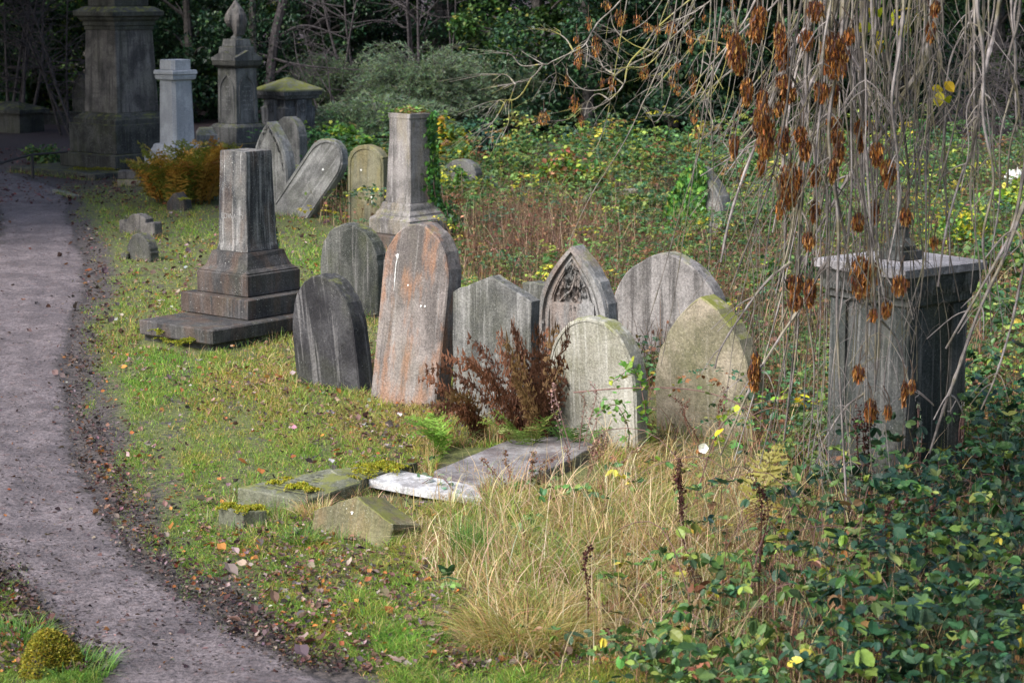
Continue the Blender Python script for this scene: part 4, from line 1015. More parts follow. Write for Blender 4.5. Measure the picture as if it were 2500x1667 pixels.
def fringe():
    """grass left uncut against the feet of the stones"""
    acc = Acc()
    for o in [q for q in C.objects if q.parent is None and q.type == 'EMPTY' and q.get('category') in ('headstone', 'monument', 'tomb', 'grave slab', 'kerb')]:
        px, py = proj(o.location.x, o.location.y, 0)
        if o.location.y > 40: continue
        lo = [1e9, 1e9]; hi = [-1e9, -1e9]
        for c_ in [q for q in C.objects if q.parent is o and q.type == 'MESH']:
            for b_ in c_.bound_box:
                v = c_.matrix_local @ Vector(b_)
                if v.z < .25: lo = [min(lo[0], v.x), min(lo[1], v.y)]; hi = [max(hi[0], v.x), max(hi[1], v.y)]
        w_, d_ = hi[0] - lo[0], hi[1] - lo[1]; n = int((900 if o.get('category') == 'grave slab' else 520) * (w_ + d_)); s_ = RNG.uniform(0, 2 * (w_ + d_), n); off = np.abs(RNG.normal(.0, .045, n)) + .006
        if o.get('category') == 'grave slab': off += .01
        lx = np.where(s_ < w_, lo[0] + s_, np.where(s_ < w_ + d_, hi[0] + off, np.where(s_ < 2 * w_ + d_, lo[0] + s_ - w_ - d_, lo[0] - off)))
        ly = np.where(s_ < w_, lo[1] - off, np.where(s_ < w_ + d_, lo[1] + s_ - w_, np.where(s_ < 2 * w_ + d_, hi[1] + off, lo[1] + s_ - 2 * w_ - d_)))
        a = np.array(o.matrix_world); X = a[0, 0] * lx + a[0, 1] * ly + a[0, 3]; Y = a[1, 0] * lx + a[1, 1] * ly + a[1, 3]
        g_ = gn(X, Y, 6, 1); keep = RNG.uniform(0, 1, n) < np.clip(.5 + .7 * g_, .1, 1); X, Y, g_ = X[keep], Y[keep], g_[keep]; m = len(X)
        h = RNG.uniform(.04, .15, m) * (1 + .6 * np.clip(g_, 0, 1)) * (1.35 if px > 1000 else .9)
        dry = .75 if px > 900 else .35
        isd = RNG.uniform(0, 1, m) < dry
        col = np.where(isd[:, None], palette(m, STW + [(.20, .11, .07)], [3, 2, 2, 2], .2), palette(m, GRN, [2, 3, 2], .2))
        blades(acc, X, Y, hgt(X, Y) - .005, h, RNG.uniform(.004, .007, m), np.abs(RNG.normal(.6, .45, m)), RNG.uniform(0, 6.28, m), col, 3)
    o = acc.build('fringe_grass', M_GRASS); tag(o, 'taller grass and straw fringing the feet of the stones', 'grass', kind='stuff')
fringe()
def one_leaf(label, px, py, size, col, T=T_MAPLE, z=.05, pitch=.25, yaw=0.5, name='fallen_leaf'):
    acc = Acc(); inst(acc, T, np.zeros((1, 3)), rots(np.array([yaw]), np.array([pitch]), np.array([.2])), np.array([size]), np.array([col]))
    o = acc.build(name, M_DRY); o.location = G(px, py, z); return tag(o, label, 'fallen leaf')
one_leaf('large pinkish brown maple leaf lying in the grass at the bottom', 978, 1610, .085, (.34, .24, .21), yaw=1.2)
one_leaf('pale whitish leaf at the foot of the rusty headstone', 978, 1016, .055, (.55, .52, .52), T_CURL, .06)
one_leaf('reddish brown folded leaf on the turf above the mossy block', 640, 1157, .075, (.30, .11, .035), T_CURL, .05)
one_leaf('pink oval leaf standing in the grass below the maple leaf row', 1132, 1592, .08, (.42, .27, .21), T_OV, .05, .7, 2.4)
one_leaf('grey curled leaf in the grass left of the mossy slab', 812, 1130, .06, (.36, .34, .37), T_CURL, .06)
one_leaf('grey maple leaf beside the path at the lower left', 62, 1500, .07, (.40, .36, .36), yaw=2.4)
one_leaf('rust coloured leaf on the path edge near the mossy stump', 128, 1557, .06, (.35, .16, .06), T_CURL, .05)
# twigs and crumbs on the path
def crumbs():
    acc = Acc(); n = 3000; X, Y = ground_pts(n * 6, 10, 34, -200, 900, 1.2); px, py = proj(X, Y); d = path_dist(px, py)
    k = (d < -.02) & (RNG.uniform(0, 1, len(X)) < .22 + .6 * np.exp(d / .14)); X, Y = X[k], Y[k]; n = len(X)
    inst(acc, T_CURL, np.stack([X, Y, hgt(X, Y) + .014], -1), rots(RNG.uniform(0, 6.28, n), RNG.normal(0, .3, n), RNG.normal(0, .3, n)), np.stack([RNG.uniform(.006, .02, n), RNG.uniform(.015, .04, n), RNG.uniform(.01, .02, n)], -1), palette(n, [(.05, .04, .04), (.10, .075, .075), (.25, .17, .15)], [3, 2, .6], .3))
    o = acc.build('path_debris', M_DRY); tag(o, 'dark crumbs of leaf and twig trodden into the path', 'leaf litter', kind='stuff')
crumbs()

# ---- brambles
BGREEN = [(.10, .20, .055), (.16, .26, .06), (.065, .14, .06), (.27, .34, .07), (.46, .42, .05), (.23, .13, .05), (.34, .10, .05)]
def trifol(acc, P, size, cols, T, droop=.35, face=None):
    """three leaflets on every point, spread like a bramble leaf"""
    n = len(P); yaw = RNG.uniform(0, 6.28, n); tilt = RNG.normal(-.1, droop, n); roll = RNG.normal(0, droop, n)
    for da, f in ((0, 1.0), (1.25, .82), (-1.25, .82)):
        y2 = yaw + da; off = np.stack([-np.sin(y2), np.cos(y2), np.zeros(n)], -1) * (size * .12)[:, None]
        s_ = size * f; inst(acc, T, P + off, rots(y2, tilt + RNG.normal(-.12, .18, n), roll), np.stack([s_, s_, s_], -1), cols * RNG.uniform(.85, 1.15, (n, 1)))
def canopy(X, Y): return .30 + .22 * gn(X, Y, .9, 0) + .16 * gn(X, Y, 2.6, 3)
def brambles_far():
    acc = Acc(); st = Acc()
    X, Y = ground_pts(80000, 14.3, 43.5, 500, 2750, .55)
    px, py = proj(X, Y); be = bramble_edge(py); k = gn(X, Y, 1.1, 2); k3 = gn(X, Y, 3.5, 3)
    dens = np.clip((px - be - 10 + 40 * k) / 90, 0, 1)
    dens *= np.where(py > 640, np.clip((px - np.interp(py, [640, 760, 900, 1000, 1060], [1090, 1250, 1500, 1640, 1840])) / 80, .0, 1), 1)
    brown = np.exp(-((px - 1300) / 160) ** 2 - ((py - 590) / 70) ** 2)
    dens *= 1 - .75 * brown
    dens *= np.clip(.6 + .8 * k3, .08, 1)
    keep = (RNG.uniform(0, 1, len(X)) < dens) & ~footprint(X, Y)
    X, Y, px, py, k = [q[keep] for q in (X, Y, px, py, k)]; n = len(X)
    can = np.clip(canopy(X, Y), .06, .85) * np.clip((px - bramble_edge(py)) / 260, .25, 1) * np.where(Y < 20, .8, 1)
    z = hgt(X, Y) + can * RNG.uniform(.25, 1.05, n) ** .6
    yel = np.clip(.07 * np.exp(-((px - 1350) / 380) ** 2) + .12 * (k > .55), .01, .3)
    cg = palette(n, [(.065, .13, .045), (.10, .175, .05), (.045, .095, .05), (.18, .22, .06), (.12, .075, .04)], [3, 2.2, 2.6, 1, .9], .3); cy = palette(n, [(.30, .36, .06), (.48, .44, .05), (.22, .30, .06), (.26, .15, .05)], [3, 1.6, 2, 1.3], .25)
    col = np.where((RNG.uniform(0, 1, n) < yel)[:, None], cy, cg)
    trifol(acc, np.stack([X, Y, z], -1), RNG.uniform(.042, .075, n) * np.clip(Y / 26, .85, 1.35), col, T_SMALL)
    nc = 5200; X0, Y0 = ground_pts(nc, 14.5, 44, 600, 2750, .5); p0, y0 = proj(X0, Y0); be = bramble_edge(y0)
    kk = (p0 > be + 30) & ((y0 < 640) | (p0 > np.interp(y0, [640, 760, 900, 1000, 1060], [1150, 1300, 1560, 1700, 1900]))) & (RNG.uniform(0, 1, nc) < 1 - .7 * np.exp(-((p0 - 1300) / 160) ** 2 - ((y0 - 590) / 70) ** 2)); X0, Y0 = X0[kk], Y0[kk]; hol = RNG.uniform(0, 1, len(X0)) < np.clip(.55 + .9 * gn(X0, Y0, 1.5, 3), .06, 1); X0, Y0 = X0[hol], Y0[hol]; nc = len(X0)
    q0 = RNG.uniform(0, 6.28, nc); L0 = RNG.uniform(.4, 1.3, nc); H0 = RNG.uniform(.25, .9, nc) * np.clip(.85 + .7 * gn(X0, Y0, .8, 0), .3, 1.5) * np.clip(Y0 / 27, .8, 1.35); k_ = np.repeat(np.arange(nc), 15); tt = np.tile(np.linspace(.15, 1, 15), nc)
    X = X0[k_] + np.cos(q0[k_]) * L0[k_] * tt + RNG.normal(0, .05, len(k_)); Y = Y0[k_] + np.sin(q0[k_]) * L0[k_] * tt + RNG.normal(0, .05, len(k_)); Z = H0[k_] * 2.6 * tt * (1.08 - .75 * tt) * .75 + RNG.uniform(-.03, .05, len(k_)); ok = ~footprint(X, Y); X, Y, Z, k_ = X[ok], Y[ok], Z[ok], k_[ok]; n = len(X)
    cc = palette(nc, [(.08, .16, .055), (.14, .22, .06), (.055, .12, .06), (.26, .31, .07), (.46, .40, .05), (.20, .11, .05)], [3, 2, 3, 1, .3, .7], .2)[k_] * RNG.uniform(.7, 1.3, (n, 1))
    trifol(acc, np.stack([X, Y, hgt(X, Y) + Z], -1), RNG.uniform(.045, .075, n) * np.clip(Y / 26, .85, 1.35), cc, T_SMALL, .45)
    o = acc.build('bramble_leaves', M_LEAF); tag(o, 'green and yellow bramble thicket spreading behind the stones', 'brambles', kind='stuff')
    # dead stalks standing among them
    X, Y = ground_pts(60000, 14.5, 44, 560, 2600, .7); px, py = proj(X, Y); be = bramble_edge(py)
    brown = np.exp(-((px - 1300) / 170) ** 2 - ((py - 600) / 80) ** 2) + .35 * np.exp(-((px - 800) / 60) ** 2 - ((py - 600) / 80) ** 2)
    keep = (RNG.uniform(0, 1, len(X)) < np.clip(.22 + .9 * brown, 0, 1)) & (px > be - 30) & ((py < 640) | (px > np.interp(py, [640, 760, 900, 1000, 1060], [1090, 1250, 1500, 1640, 1840]))) & ~footprint(X, Y)
    X, Y = X[keep], Y[keep]; n = len(X); acc = Acc()
    for rep_ in range(2):
        blades(acc, X + RNG.normal(0, .06, n), Y + RNG.normal(0, .06, n), hgt(X, Y), RNG.uniform(.25, .85, n), RNG.uniform(.006, .012, n), np.abs(RNG.normal(.5, .5, n)), RNG.uniform(0, 6.28, n), palette(n, [(.20, .115, .075), (.13, .07, .05), (.34, .24, .16), (.10, .06, .05)], [3, 2, 1.4, 1], .25), 4)
    m = n // 2; inst(acc, T_CURL, np.stack([X[:m], Y[:m], hgt(X[:m], Y[:m]) + RNG.uniform(.1, .45, m)], -1), rots(RNG.uniform(0, 6.28, m), RNG.normal(0, .8, m), RNG.normal(0, .8, m)), RNG.uniform(.03, .06, m), palette(m, [(.22, .12, .07), (.32, .20, .12), (.15, .08, .06)], [2, 1, 2], .25))
    o = acc.build('dead_stalks', M_DRY); tag(o, 'reddish brown dead stems standing among the brambles', 'dead stems', kind='stuff')
brambles_far()

def near_mask(px, py):
    left = np.interp(py, [1060, 1130, 1200, 1300, 1400, 1500, 1667, 1900], [1840, 1880, 1800, 1780, 1700, 1640, 1600, 1600])
    return np.clip((px - left + 60) / 420, 0, 1)
def brambles_near():
    acc = Acc(); st = Acc()
    nc = 900; X0, Y0 = ground_pts(nc, 8.6, 17, 1000, 2750, .8); q0 = RNG.uniform(0, 6.28, nc); L0 = RNG.uniform(.35, 1.0, nc); H0 = RNG.uniform(.16, .52, nc)
    p0, y0 = proj(X0, Y0); H0 *= np.clip((p0 - 1350) / 600, .4, 1.7); k_ = np.repeat(np.arange(nc), 13); tt = np.tile(np.linspace(.12, 1, 13), nc)
    X = X0[k_] + np.cos(q0[k_]) * L0[k_] * tt + RNG.normal(0, .03, len(k_)); Y = Y0[k_] + np.sin(q0[k_]) * L0[k_] * tt + RNG.normal(0, .03, len(k_)); ZC = H0[k_] * 2.6 * tt * (1.08 - .75 * tt) / 1.0; px, py = proj(X0[k_], Y0[k_])
    m = np.maximum(near_mask(px, py), .16 * np.clip((px - 1020 - np.abs(py - 1350) * .5) / 200, 0, 1) * (py > 1170) * (gn(X, Y, 2.5, 1) > .0)); k = gn(X, Y, 2.2, 2)
    keep = (RNG.uniform(0, 1, nc)[k_] < np.clip(m * (.8 + .3 * k), 0, 1)) & ~footprint(X, Y)
    X, Y, px, py, ZC = [q[keep] for q in (X, Y, px, py, ZC)]; n = len(X)
    top = np.clip((.22 + .32 * np.clip((px - 1850) / 500, 0, 1) + .14 * gn(X, Y, 1.6, 1)), .10, .85) * np.clip((px - 1500) / 300, .4, 1)
    front = (Y < 13.3) & (Y > 12.2) & (px < 2330); top = np.where(front, np.minimum(top, .34), top)
    z = hgt(X, Y) + np.minimum(ZC, np.where(front, .44, top * 2.2)) + .04 + RNG.uniform(-.02, .05, n)
    dk = np.clip((px - 1850) / 350, 0, 1) * np.clip((py - 1080) / 200, 0, 1)  # shade of the right corner put into the leaf colour
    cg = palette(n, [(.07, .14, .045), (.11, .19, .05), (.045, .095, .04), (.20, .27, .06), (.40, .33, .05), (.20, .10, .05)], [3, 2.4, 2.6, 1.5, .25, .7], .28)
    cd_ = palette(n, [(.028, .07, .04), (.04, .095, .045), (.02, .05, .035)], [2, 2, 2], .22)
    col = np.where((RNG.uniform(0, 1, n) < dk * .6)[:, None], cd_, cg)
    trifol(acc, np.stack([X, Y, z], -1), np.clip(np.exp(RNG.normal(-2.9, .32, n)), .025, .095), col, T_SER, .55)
    o = acc.build('bramble_leaves', M_GLOSS); tag(o, 'dark green bramble leaves with painted shade massed in the lower right corner', 'brambles', kind='stuff')
    acc = Acc()
    for i in range(90):
        a = RNG.uniform(1700, 2600), RNG.uniform(1150, 1720); p = G(*a); q = RNG.uniform(0, 6.28); L_ = RNG.uniform(.4, 1.1); hh = RNG.uniform(.2, .6)
        pts = spline([p, p + Vector((math.cos(q) * L_ * .35, math.sin(q) * L_ * .35, hh)), p + Vector((math.cos(q) * L_ * .75, math.sin(q) * L_ * .75, hh * .9)), p + Vector((math.cos(q) * L_, math.sin(q) * L_, hh * .45))], 12)
        tube(acc, pts, np.linspace(.0035, .0018, 12), 5)
    st2 = Acc(); m = 11000; X, Y = ground_pts(m, 9.2, 16.5, 1450, 2700, .8); px, py = proj(X, Y); kk = (RNG.uniform(0, 1, m) < near_mask(px, py) * np.clip(.7 - (px - 1750) / 1300 + .6 * gn(X, Y, 2.4, 3), .12, 1)) & ~footprint(X, Y); X, Y = X[kk], Y[kk]; m = len(X)
    blades(st2, X, Y, hgt(X, Y), RNG.uniform(.25, .85, m), RNG.uniform(.004, .008, m), np.abs(RNG.normal(.5, .45, m)), RNG.uniform(0, 6.28, m), palette(m, [(.50, .38, .23), (.34, .22, .13), (.16, .08, .06), (.09, .045, .04), (.22, .26, .08)], [3, 2, 2, 2, 1], .25), 5)
    o = st2.build('dry_stems', M_DRY); tag(o, 'dry straw and dead stems mixed into the right foreground brambles', 'dead stems', kind='stuff')
    o = acc.build('bramble_canes', M_CANE); tag(o, 'thin arching bramble canes tangled through the right foreground', 'canes', kind='stuff')
brambles_near()

def sprig(label, cat, name, pts, leaves, cols, wts, size, T=T_SER, mat=M_LEAF, cane=M_CANE, r=.005, face=None):
    t = thing(name, label, cat); P = spline(pts, 24); base = P[0].copy(); t.location = base
    acc = Acc(); tube(acc, P - base, np.linspace(r, r * .5, 24), 5); acc.build('stem', cane, t)
    acc = Acc(); n = leaves; i = RNG.integers(2, 24, n); Q = P[i] - base + RNG.normal(0, .03, (n, 3))
    c_ = palette(n, cols, wts, .15); y = RNG.uniform(0, 6.28, n)
    s_ = RNG.uniform(.8, 1.15, n) * size
    inst(acc, T, Q, rots(y, RNG.normal(.25, .5, n), RNG.normal(0, .5, n)), s_, c_); acc.build('leaves', mat, t); return t
YD = 12.9
sprig('bright yellow-green sprig arching in front of the mossy pointed headstone', 'bramble sprig', 'bramble_sprig', [atY(1700, 1210, 13.2) , atY(1760, 1040, 13.1), atY(1850, 985, 13.0), atY(1960, 975, 12.9), atY(2010, 990, 12.9)], 26, [(.42, .46, .04), (.55, .45, .03), (.14, .27, .06), (.24, .36, .05)], [2, 1.6, 2, 2], .075)
sprig('leafy bramble climbing between the two buff headstones', 'bramble sprig', 'bramble_sprig', [G(1590, 1100), atY(1575, 1000, 14.9), atY(1550, 900, 15.0), atY(1500, 930, 14.7)], 85, [(.10, .22, .05), (.18, .30, .06), (.30, .38, .06)], [3, 2, 1], .055)
sprig('low bramble at the right foot of the pale buff headstone', 'bramble sprig', 'bramble_sprig', [G(1530, 1110), atY(1535, 1050, 14.4), atY(1505, 990, 14.4), atY(1465, 1005, 14.4)], 50, [(.12, .24, .06), (.2, .30, .08)], [3, 2], .05)
sprig('purple bramble cane crossing in front of the buff headstones', 'bramble cane', 'bramble_cane', [atY(1400, 958, 14.3), atY(1520, 948, 14.2), atY(1680, 950, 14.1), atY(1800, 985, 14.0), atY(1880, 1060, 13.9), atY(1900, 1130, 13.9)], 16, [(.12, .24, .06), (.30, .36, .06)], [3, 2], .05)
sprig('grey-green bramble lying over the bright wet slab', 'bramble sprig', 'bramble_sprig', [G(1130, 1240), atY(1090, 1175, 13.6), atY(1060, 1165, 13.7), atY(1030, 1180, 13.7)], 16, [(.16, .24, .16), (.20, .28, .18)], [2, 2], .055)
sprig('grey-green bramble in the straw below the bright slab', 'bramble sprig', 'bramble_sprig', [G(1010, 1330), atY(1040, 1285, 12.9), atY(1080, 1300, 12.8), atY(1120, 1270, 12.8)], 26, [(.10, .19, .11), (.16, .24, .14)], [2, 2], .05)
sprig('green bramble shoot in the straw right of the grass tuft', 'bramble sprig', 'bramble_sprig', [G(1270, 1420), atY(1250, 1330, 12.5), atY(1290, 1290, 12.5), atY(1330, 1310, 12.4)], 30, [(.12, .22, .09), (.20, .29, .10)], [2, 2], .05)
sprig('bramble shoot with yellowing leaf in the dark right undergrowth', 'bramble sprig', 'bramble_sprig', [G(1980, 1480), atY(1960, 1400, 11.4), atY(2010, 1350, 11.4), atY(2060, 1370, 11.3)], 22, [(.10, .19, .07), (.45, .36, .03), (.36, .16, .03)], [3, 1.3, .8], .06)

# bindweed flower
def flower():
    p = G(1717, 1094, .45); p = atY(1717, 1094, 13.9); t = thing('white_flower', 'single white trumpet flower before the buff pointed headstone', 'flower', Matrix.Translation(p))
    acc = Acc(); n = 16; V = [(0, 0, 0)]; L = []; Sz = []
    d = (Vector((0, 0, EYE)) - p).normalized(); q = d.to_track_quat('Z', 'Y').to_matrix()
    for r, z in ((.012, .02), (.035, .045)):
        for j in range(n): a = 6.2832 * j / n; k = 1 + .08 * math.cos(5 * a); V.append(tuple(q @ Vector((r * k * math.cos(a), r * k * math.sin(a), z))))
    for j in range(n): L += [0, 1 + j, 1 + (j + 1) % n, 1 + j, 1 + n + j, 1 + n + (j + 1) % n, 1 + (j + 1) % n]; Sz += [3, 4]
    acc.add(V, L, Sz, (.88, .87, .85)); acc.build('petals', M_LEAF, t, True)
    acc = Acc(); tube(acc, [(0, 0, 0), (.01, .03, -.15), (0, .02, -.4)], .002, 5, None); acc.build('stem', M_CANE, t)
flower()

# ---- ferns
def frond(acc, base, yaw, L, arch, cols, np_=20, wid=.26, curl=0, col2=None):
    """arching frond : rachis with toothed pinnae on both sides"""
    t = np.linspace(0, 1, 14); a = math.radians(78) - arch * t ** 1.4
    ds = L / 13; r = np.concatenate([[0], np.cumsum(np.cos(a[:-1]) * ds)]); z = np.concatenate([[0], np.cumsum(np.sin(a[:-1]) * ds)])
    bw = RNG.normal(0, .16) * L * t ** 2; P = np.stack([base[0] + math.cos(yaw) * r - math.sin(yaw) * bw, base[1] + math.sin(yaw) * r + math.cos(yaw) * bw, base[2] + z], -1) + RNG.normal(0, .006 + .012 * curl, (14, 3)) * t[:, None] * L
    c0 = cols[RNG.integers(len(cols))]; c0 = np.array(c0) * RNG.uniform(.75, 1.25)
    tube(acc, P, np.linspace(.006, .002, 14) * L / .8, 4, c0 * .6)
    s_ = np.linspace(.10, .985, np_); Q = np.stack([np.interp(s_, t, P[:, i]) for i in range(3)], -1)
    T_ = np.gradient(P, axis=0); T_ /= np.linalg.norm(T_, axis=1)[:, None]; TT = np.stack([np.interp(s_, t, T_[:, i]) for i in range(3)], -1)
    side = np.array([-math.sin(yaw), math.cos(yaw), 0]); V = []; Lp = []; Sz = []; col = []; o = 0
    for i in range(np_):
        w_ = wid * L * (math.sin(math.pi * min(1, (s_[i] * .93 + .07))) ** .8) * .62 * RNG.uniform(.85, 1.1) + .012
        for sg in (-1, 1):
            d = side * sg * .92 + TT[i] * .42 + np.array([0, 0, RNG.normal(-.10 - curl * .6, .22 + curl)]); d /= np.linalg.norm(d)
            nrm = TT[i]; k = 4; gap = L / np_ * .40
            for j in range(k):
                f0, f1 = j / k, (j + 1.75) / k; g = gap * 1.25 * (1 - .75 * f0)
                b0 = Q[i] + d * w_ * f0; b1 = Q[i] + d * w_ * f1; dz = np.array([0, 0, RNG.normal(0, .012 + .05 * curl)]) * L
                V += [b0, b0 * .5 + b1 * .5 + nrm * g + dz, b1, b0 * .5 + b1 * .5 - nrm * g + dz * .5]; Lp += [o, o + 1, o + 2, o + 3]; Sz.append(4); o += 4
                cc = c0 if col2 is None else c0 * (1 - s_[i] * .5) + np.array(col2) * s_[i] * .5
                col += [cc * RNG.uniform(.8, 1.2)] * 4
    acc.add(np.array(V), Lp, Sz, np.array(col))
def fern(label, px, py, fronds, L, cols, spread=.12, arch=(.8, 1.7), wid=.26, curl=0, yaws=None, name='fern', col2=None, np_=20):
    p = G(px, py); t = thing(name, label, 'fern', Matrix.Translation(p))
    for i in range(fronds):
        a = RNG.uniform(0, 6.28) if yaws is None else RNG.uniform(*yaws); acc = Acc()
        frond(acc, (math.cos(a) * spread * RNG.uniform(0, 1), math.sin(a) * spread * RNG.uniform(0, 1), 0), a + RNG.normal(0, .3), L * RNG.uniform(.7, 1.05), RNG.uniform(*arch), cols, np_, wid, curl, col2)
        acc.build('frond', M_DRY if curl > .2 else M_LEAF, t)
    return t
BRZ = [(.34, .20, .04), (.26, .20, .04), (.18, .18, .03), (.42, .24, .05), (.15, .17, .03), (.24, .12, .03)]
fern('big bronze fern clump behind the dark stump pillar', 455, 500, 46, 1.12, BRZ, .42, (.5, 1.7), .34, .10, np_=22)
fern('bronze fern on the left edge of the fern clump with orange tips', 395, 492, 24, .95, BRZ + [(.45, .22, .05)], .25, (.5, 1.6), .34, .10)
fern('bronze fern on the right of the clump reaching up behind the pillar', 520, 488, 26, 1.2, BRZ, .25, (.4, 1.4), .32, .10)
DRB = [(.12, .055, .032), (.17, .075, .042), (.08, .036, .022), (.18, .11, .05)]
fern('withered rust-brown fern before the gabled headstone', 1280, 1085, 13, .92, DRB, .16, (.15, 1.5), .13, .5, np_=24)
fern('withered brown fern drooping left at the foot of the gabled headstone', 1190, 1075, 12, .66, DRB, .12, (1.0, 2.4), .18, .55, (2.2, 4.2), np_=22)
fern('dark rust-brown fern spikes against the pale headstone', 1320, 1090, 12, .98, DRB, .10, (.05, .8), .13, .55, np_=24)
fern('fresh green fern low under the withered brown ferns', 1285, 1105, 9, .42, [(.20, .28, .06), (.30, .34, .12), (.14, .22, .05)], .15, (.8, 1.9), .26)
fern('bright green fern leaning over the mossy coped slab', 1085, 1112, 6, .46, [(.11, .22, .03), (.18, .30, .05)], .10, (1.2, 2.1), .30, 0, (2.0, 4.6))
fern('green fern at the left foot of the pale headstone', 1405, 1100, 6, .34, [(.10, .22, .05), (.14, .27, .06)], .1, (1.0, 2.0), .3)
fern('yellow dying fern frond in the straw left of the square tomb', 1842, 1300, 2, .64, [(.36, .29, .06), (.30, .27, .07)], .04, (.3, .9), .34, .10, (.6, 1.6), np_=18)
fern('ochre fern remnant beneath the yellow frond', 1870, 1330, 4, .36, [(.30, .22, .04), (.36, .28, .05), (.14, .07, .03)], .10, (.6, 1.6), .26)

# dead dock and weed stalks
def stalk(label, px, py, h, n=3, col=((.085, .035, .03), (.05, .02, .02), (.13, .06, .04)), dens=110, wob=.05, name='dead_weed'):
    p = G(px, py); t = thing(name, label, 'dead weed', Matrix.Translation(p))
    for i in range(n):
        dx, dy = RNG.normal(0, wob, 2); P = spline([(dx * .3, dy * .3, 0), (dx, dy, h * .4), (dx * 1.4 + RNG.normal(0, .02), dy * 1.4, h * .75), (dx * 1.6 + RNG.normal(0, .03), dy * 1.5, h * RNG.uniform(.85, 1))], 16)
        acc = Acc(); tube(acc, P, np.linspace(.005, .002, 16), 5, col[0]); m = dens; k = RNG.integers(5, 16, m); Q = P[k] + RNG.normal(0, .010, (m, 3))
        inst(acc, T_CURL, Q, rots(RNG.uniform(0, 6.28, m), RNG.normal(.3, .7, m), RNG.normal(0, .8, m)), RNG.uniform(.010, .022, m), palette(m, col, [2, 2, 1], .25)); acc.build('seed_stem', M_DRY, t)
stalk('dark reddish dock stalks against the front of the square tomb', 2105, 1330, .92, 4, dens=170)
stalk('lone dark dead stem standing at the bottom centre right', 1855, 1560, .98, 2, dens=90, wob=.015)
stalk('black dead stem hanging in the straw at the bottom middle', 1435, 1560, .55, 1, wob=.02)
stalk('pair of brown dead stems in the straw below the flower', 1685, 1370, .62, 3, dens=120)
stalk('dark dead stems in the lower right brambles', 2190, 1600, .85, 3, dens=110)
stalk('dry umbel stems with purple-brown seed heads before the pale headstone', 1410, 1120, .62, 5, ((.26, .17, .15), (.32, .22, .19), (.20, .12, .10)), 60, .12)
stalk('dark seed heads on thin stems before the mossy pointed headstone', 1730, 1110, .46, 4, ((.16, .08, .06), (.12, .05, .04), (.22, .12, .08)), 40, .12)
stalk('dry brown weeds between the flat slab and the straw', 1290, 1215, .30, 6, ((.22, .13, .09), (.16, .085, .065), (.32, .21, .14)), 60, .16)
stalk('dry brown weeds right of the flat slab', 1420, 1180, .34, 7, ((.26, .17, .12), (.18, .10, .08), (.36, .25, .17)), 60, .16)

# ---- ivy and leafy mounds
def ivy(label, pts, nrm, size, cols, wts, name='ivy', spread=.05, T=T_IVY, cat='ivy', stems=True, up=.7):
    pts = np.asarray(pts, float); base = pts.mean(0); base[2] = pts[:, 2].min()
    t = thing(name, label, cat, Matrix.Translation(Vector(base))); n = len(pts); acc = Acc()
    P = pts - base + RNG.normal(0, spread, (n, 3)) * .3 + nrm * RNG.uniform(.01, spread, (n, 1))
    yaw0 = math.atan2(nrm[1], nrm[0]) - math.pi / 2          # leaves hang with their faces along nrm
    ya = RNG.normal(0, .45, n); Rm = rots(np.full(n, yaw0 + math.pi) + ya, np.full(n, -math.pi / 2 * up) + RNG.normal(0, .35, n), RNG.normal(0, .5, n))
    # template grows along +Y : after the pitch it points down the face
    inst(acc, T, P, Rm, RNG.uniform(.7, 1.3, n) * size, palette(n, cols, wts, .22)); acc.build('foliage', M_GLOSS, t)
    if stems:
        acc = Acc()
        for i in range(14):
            a = P[RNG.integers(n)]; b_ = P[np.argmin(np.linalg.norm(P - (a + np.array([RNG.normal(0, .05), RNG.normal(0, .05), -.3])), axis=1))]
            tube(acc, spline([a, (a + b_) / 2 + RNG.normal(0, .02, 3), b_], 6), .004, 4)
        acc.build('stem', M_CANE, t)
    return t
IVC = [(.045, .12, .05), (.08, .20, .05), (.13, .27, .05), (.03, .085, .045)]
# on the right side of the pale pillar : face normal (+x,-y) of the pillar, near its right corner
def ivy_on_pillar():
    n = 1250; v = RNG.uniform(0, 1, n); z = .20 + 1.62 * v
    half = np.interp(z, [0.2, .42, .43, .62, .63, .8, 1.1, 1.5, 1.8], [.50, .42, .39, .30, .26, .245, .23, .215, .215])
    # distance along the right front face measured from the right corner
    wdt = np.interp(z, [.2, .6, 1.0, 1.4, 1.8], [.12, .16, .12, .09, .08]) * (1 + .35 * np.sin(z * 9))
    s_ = np.abs(RNG.normal(0, .6, n)) * wdt; lx = half - s_; ly = -half
    back = RNG.uniform(0, 1, n) < .35; lx = np.where(back, half + .02, lx); ly = np.where(back, -half + np.abs(RNG.normal(0, .14, n)), ly)
    c, s2 = math.cos(R(45)), math.sin(R(45)); X = IVP_C.x + c * lx - s2 * ly; Y = IVP_C.y + s2 * lx + c * ly
    nr = np.array([.707, -.707, 0]); ivy('ivy running down the right side of the pale speckled pillar', np.stack([X, Y, z], -1), nr, .062, IVC, [2, 3, 2, 1], spread=.05)
    n = 170; lx = RNG.uniform(-.2, .2, n); ly = RNG.uniform(-.2, .2, n); X = IVP_C.x + c * lx - s2 * ly; Y = IVP_C.y + s2 * lx + c * ly
    ivy('ivy and dead leaves heaped on top of the pale pillar', np.stack([X, Y, np.full(n, 1.80)], -1), np.array([0, -.2, .98]), .055, [(.14, .26, .06), (.26, .33, .08), (.30, .17, .08)], [2, 2, 2], stems=False, up=.1, spread=.07)
ivy_on_pillar()
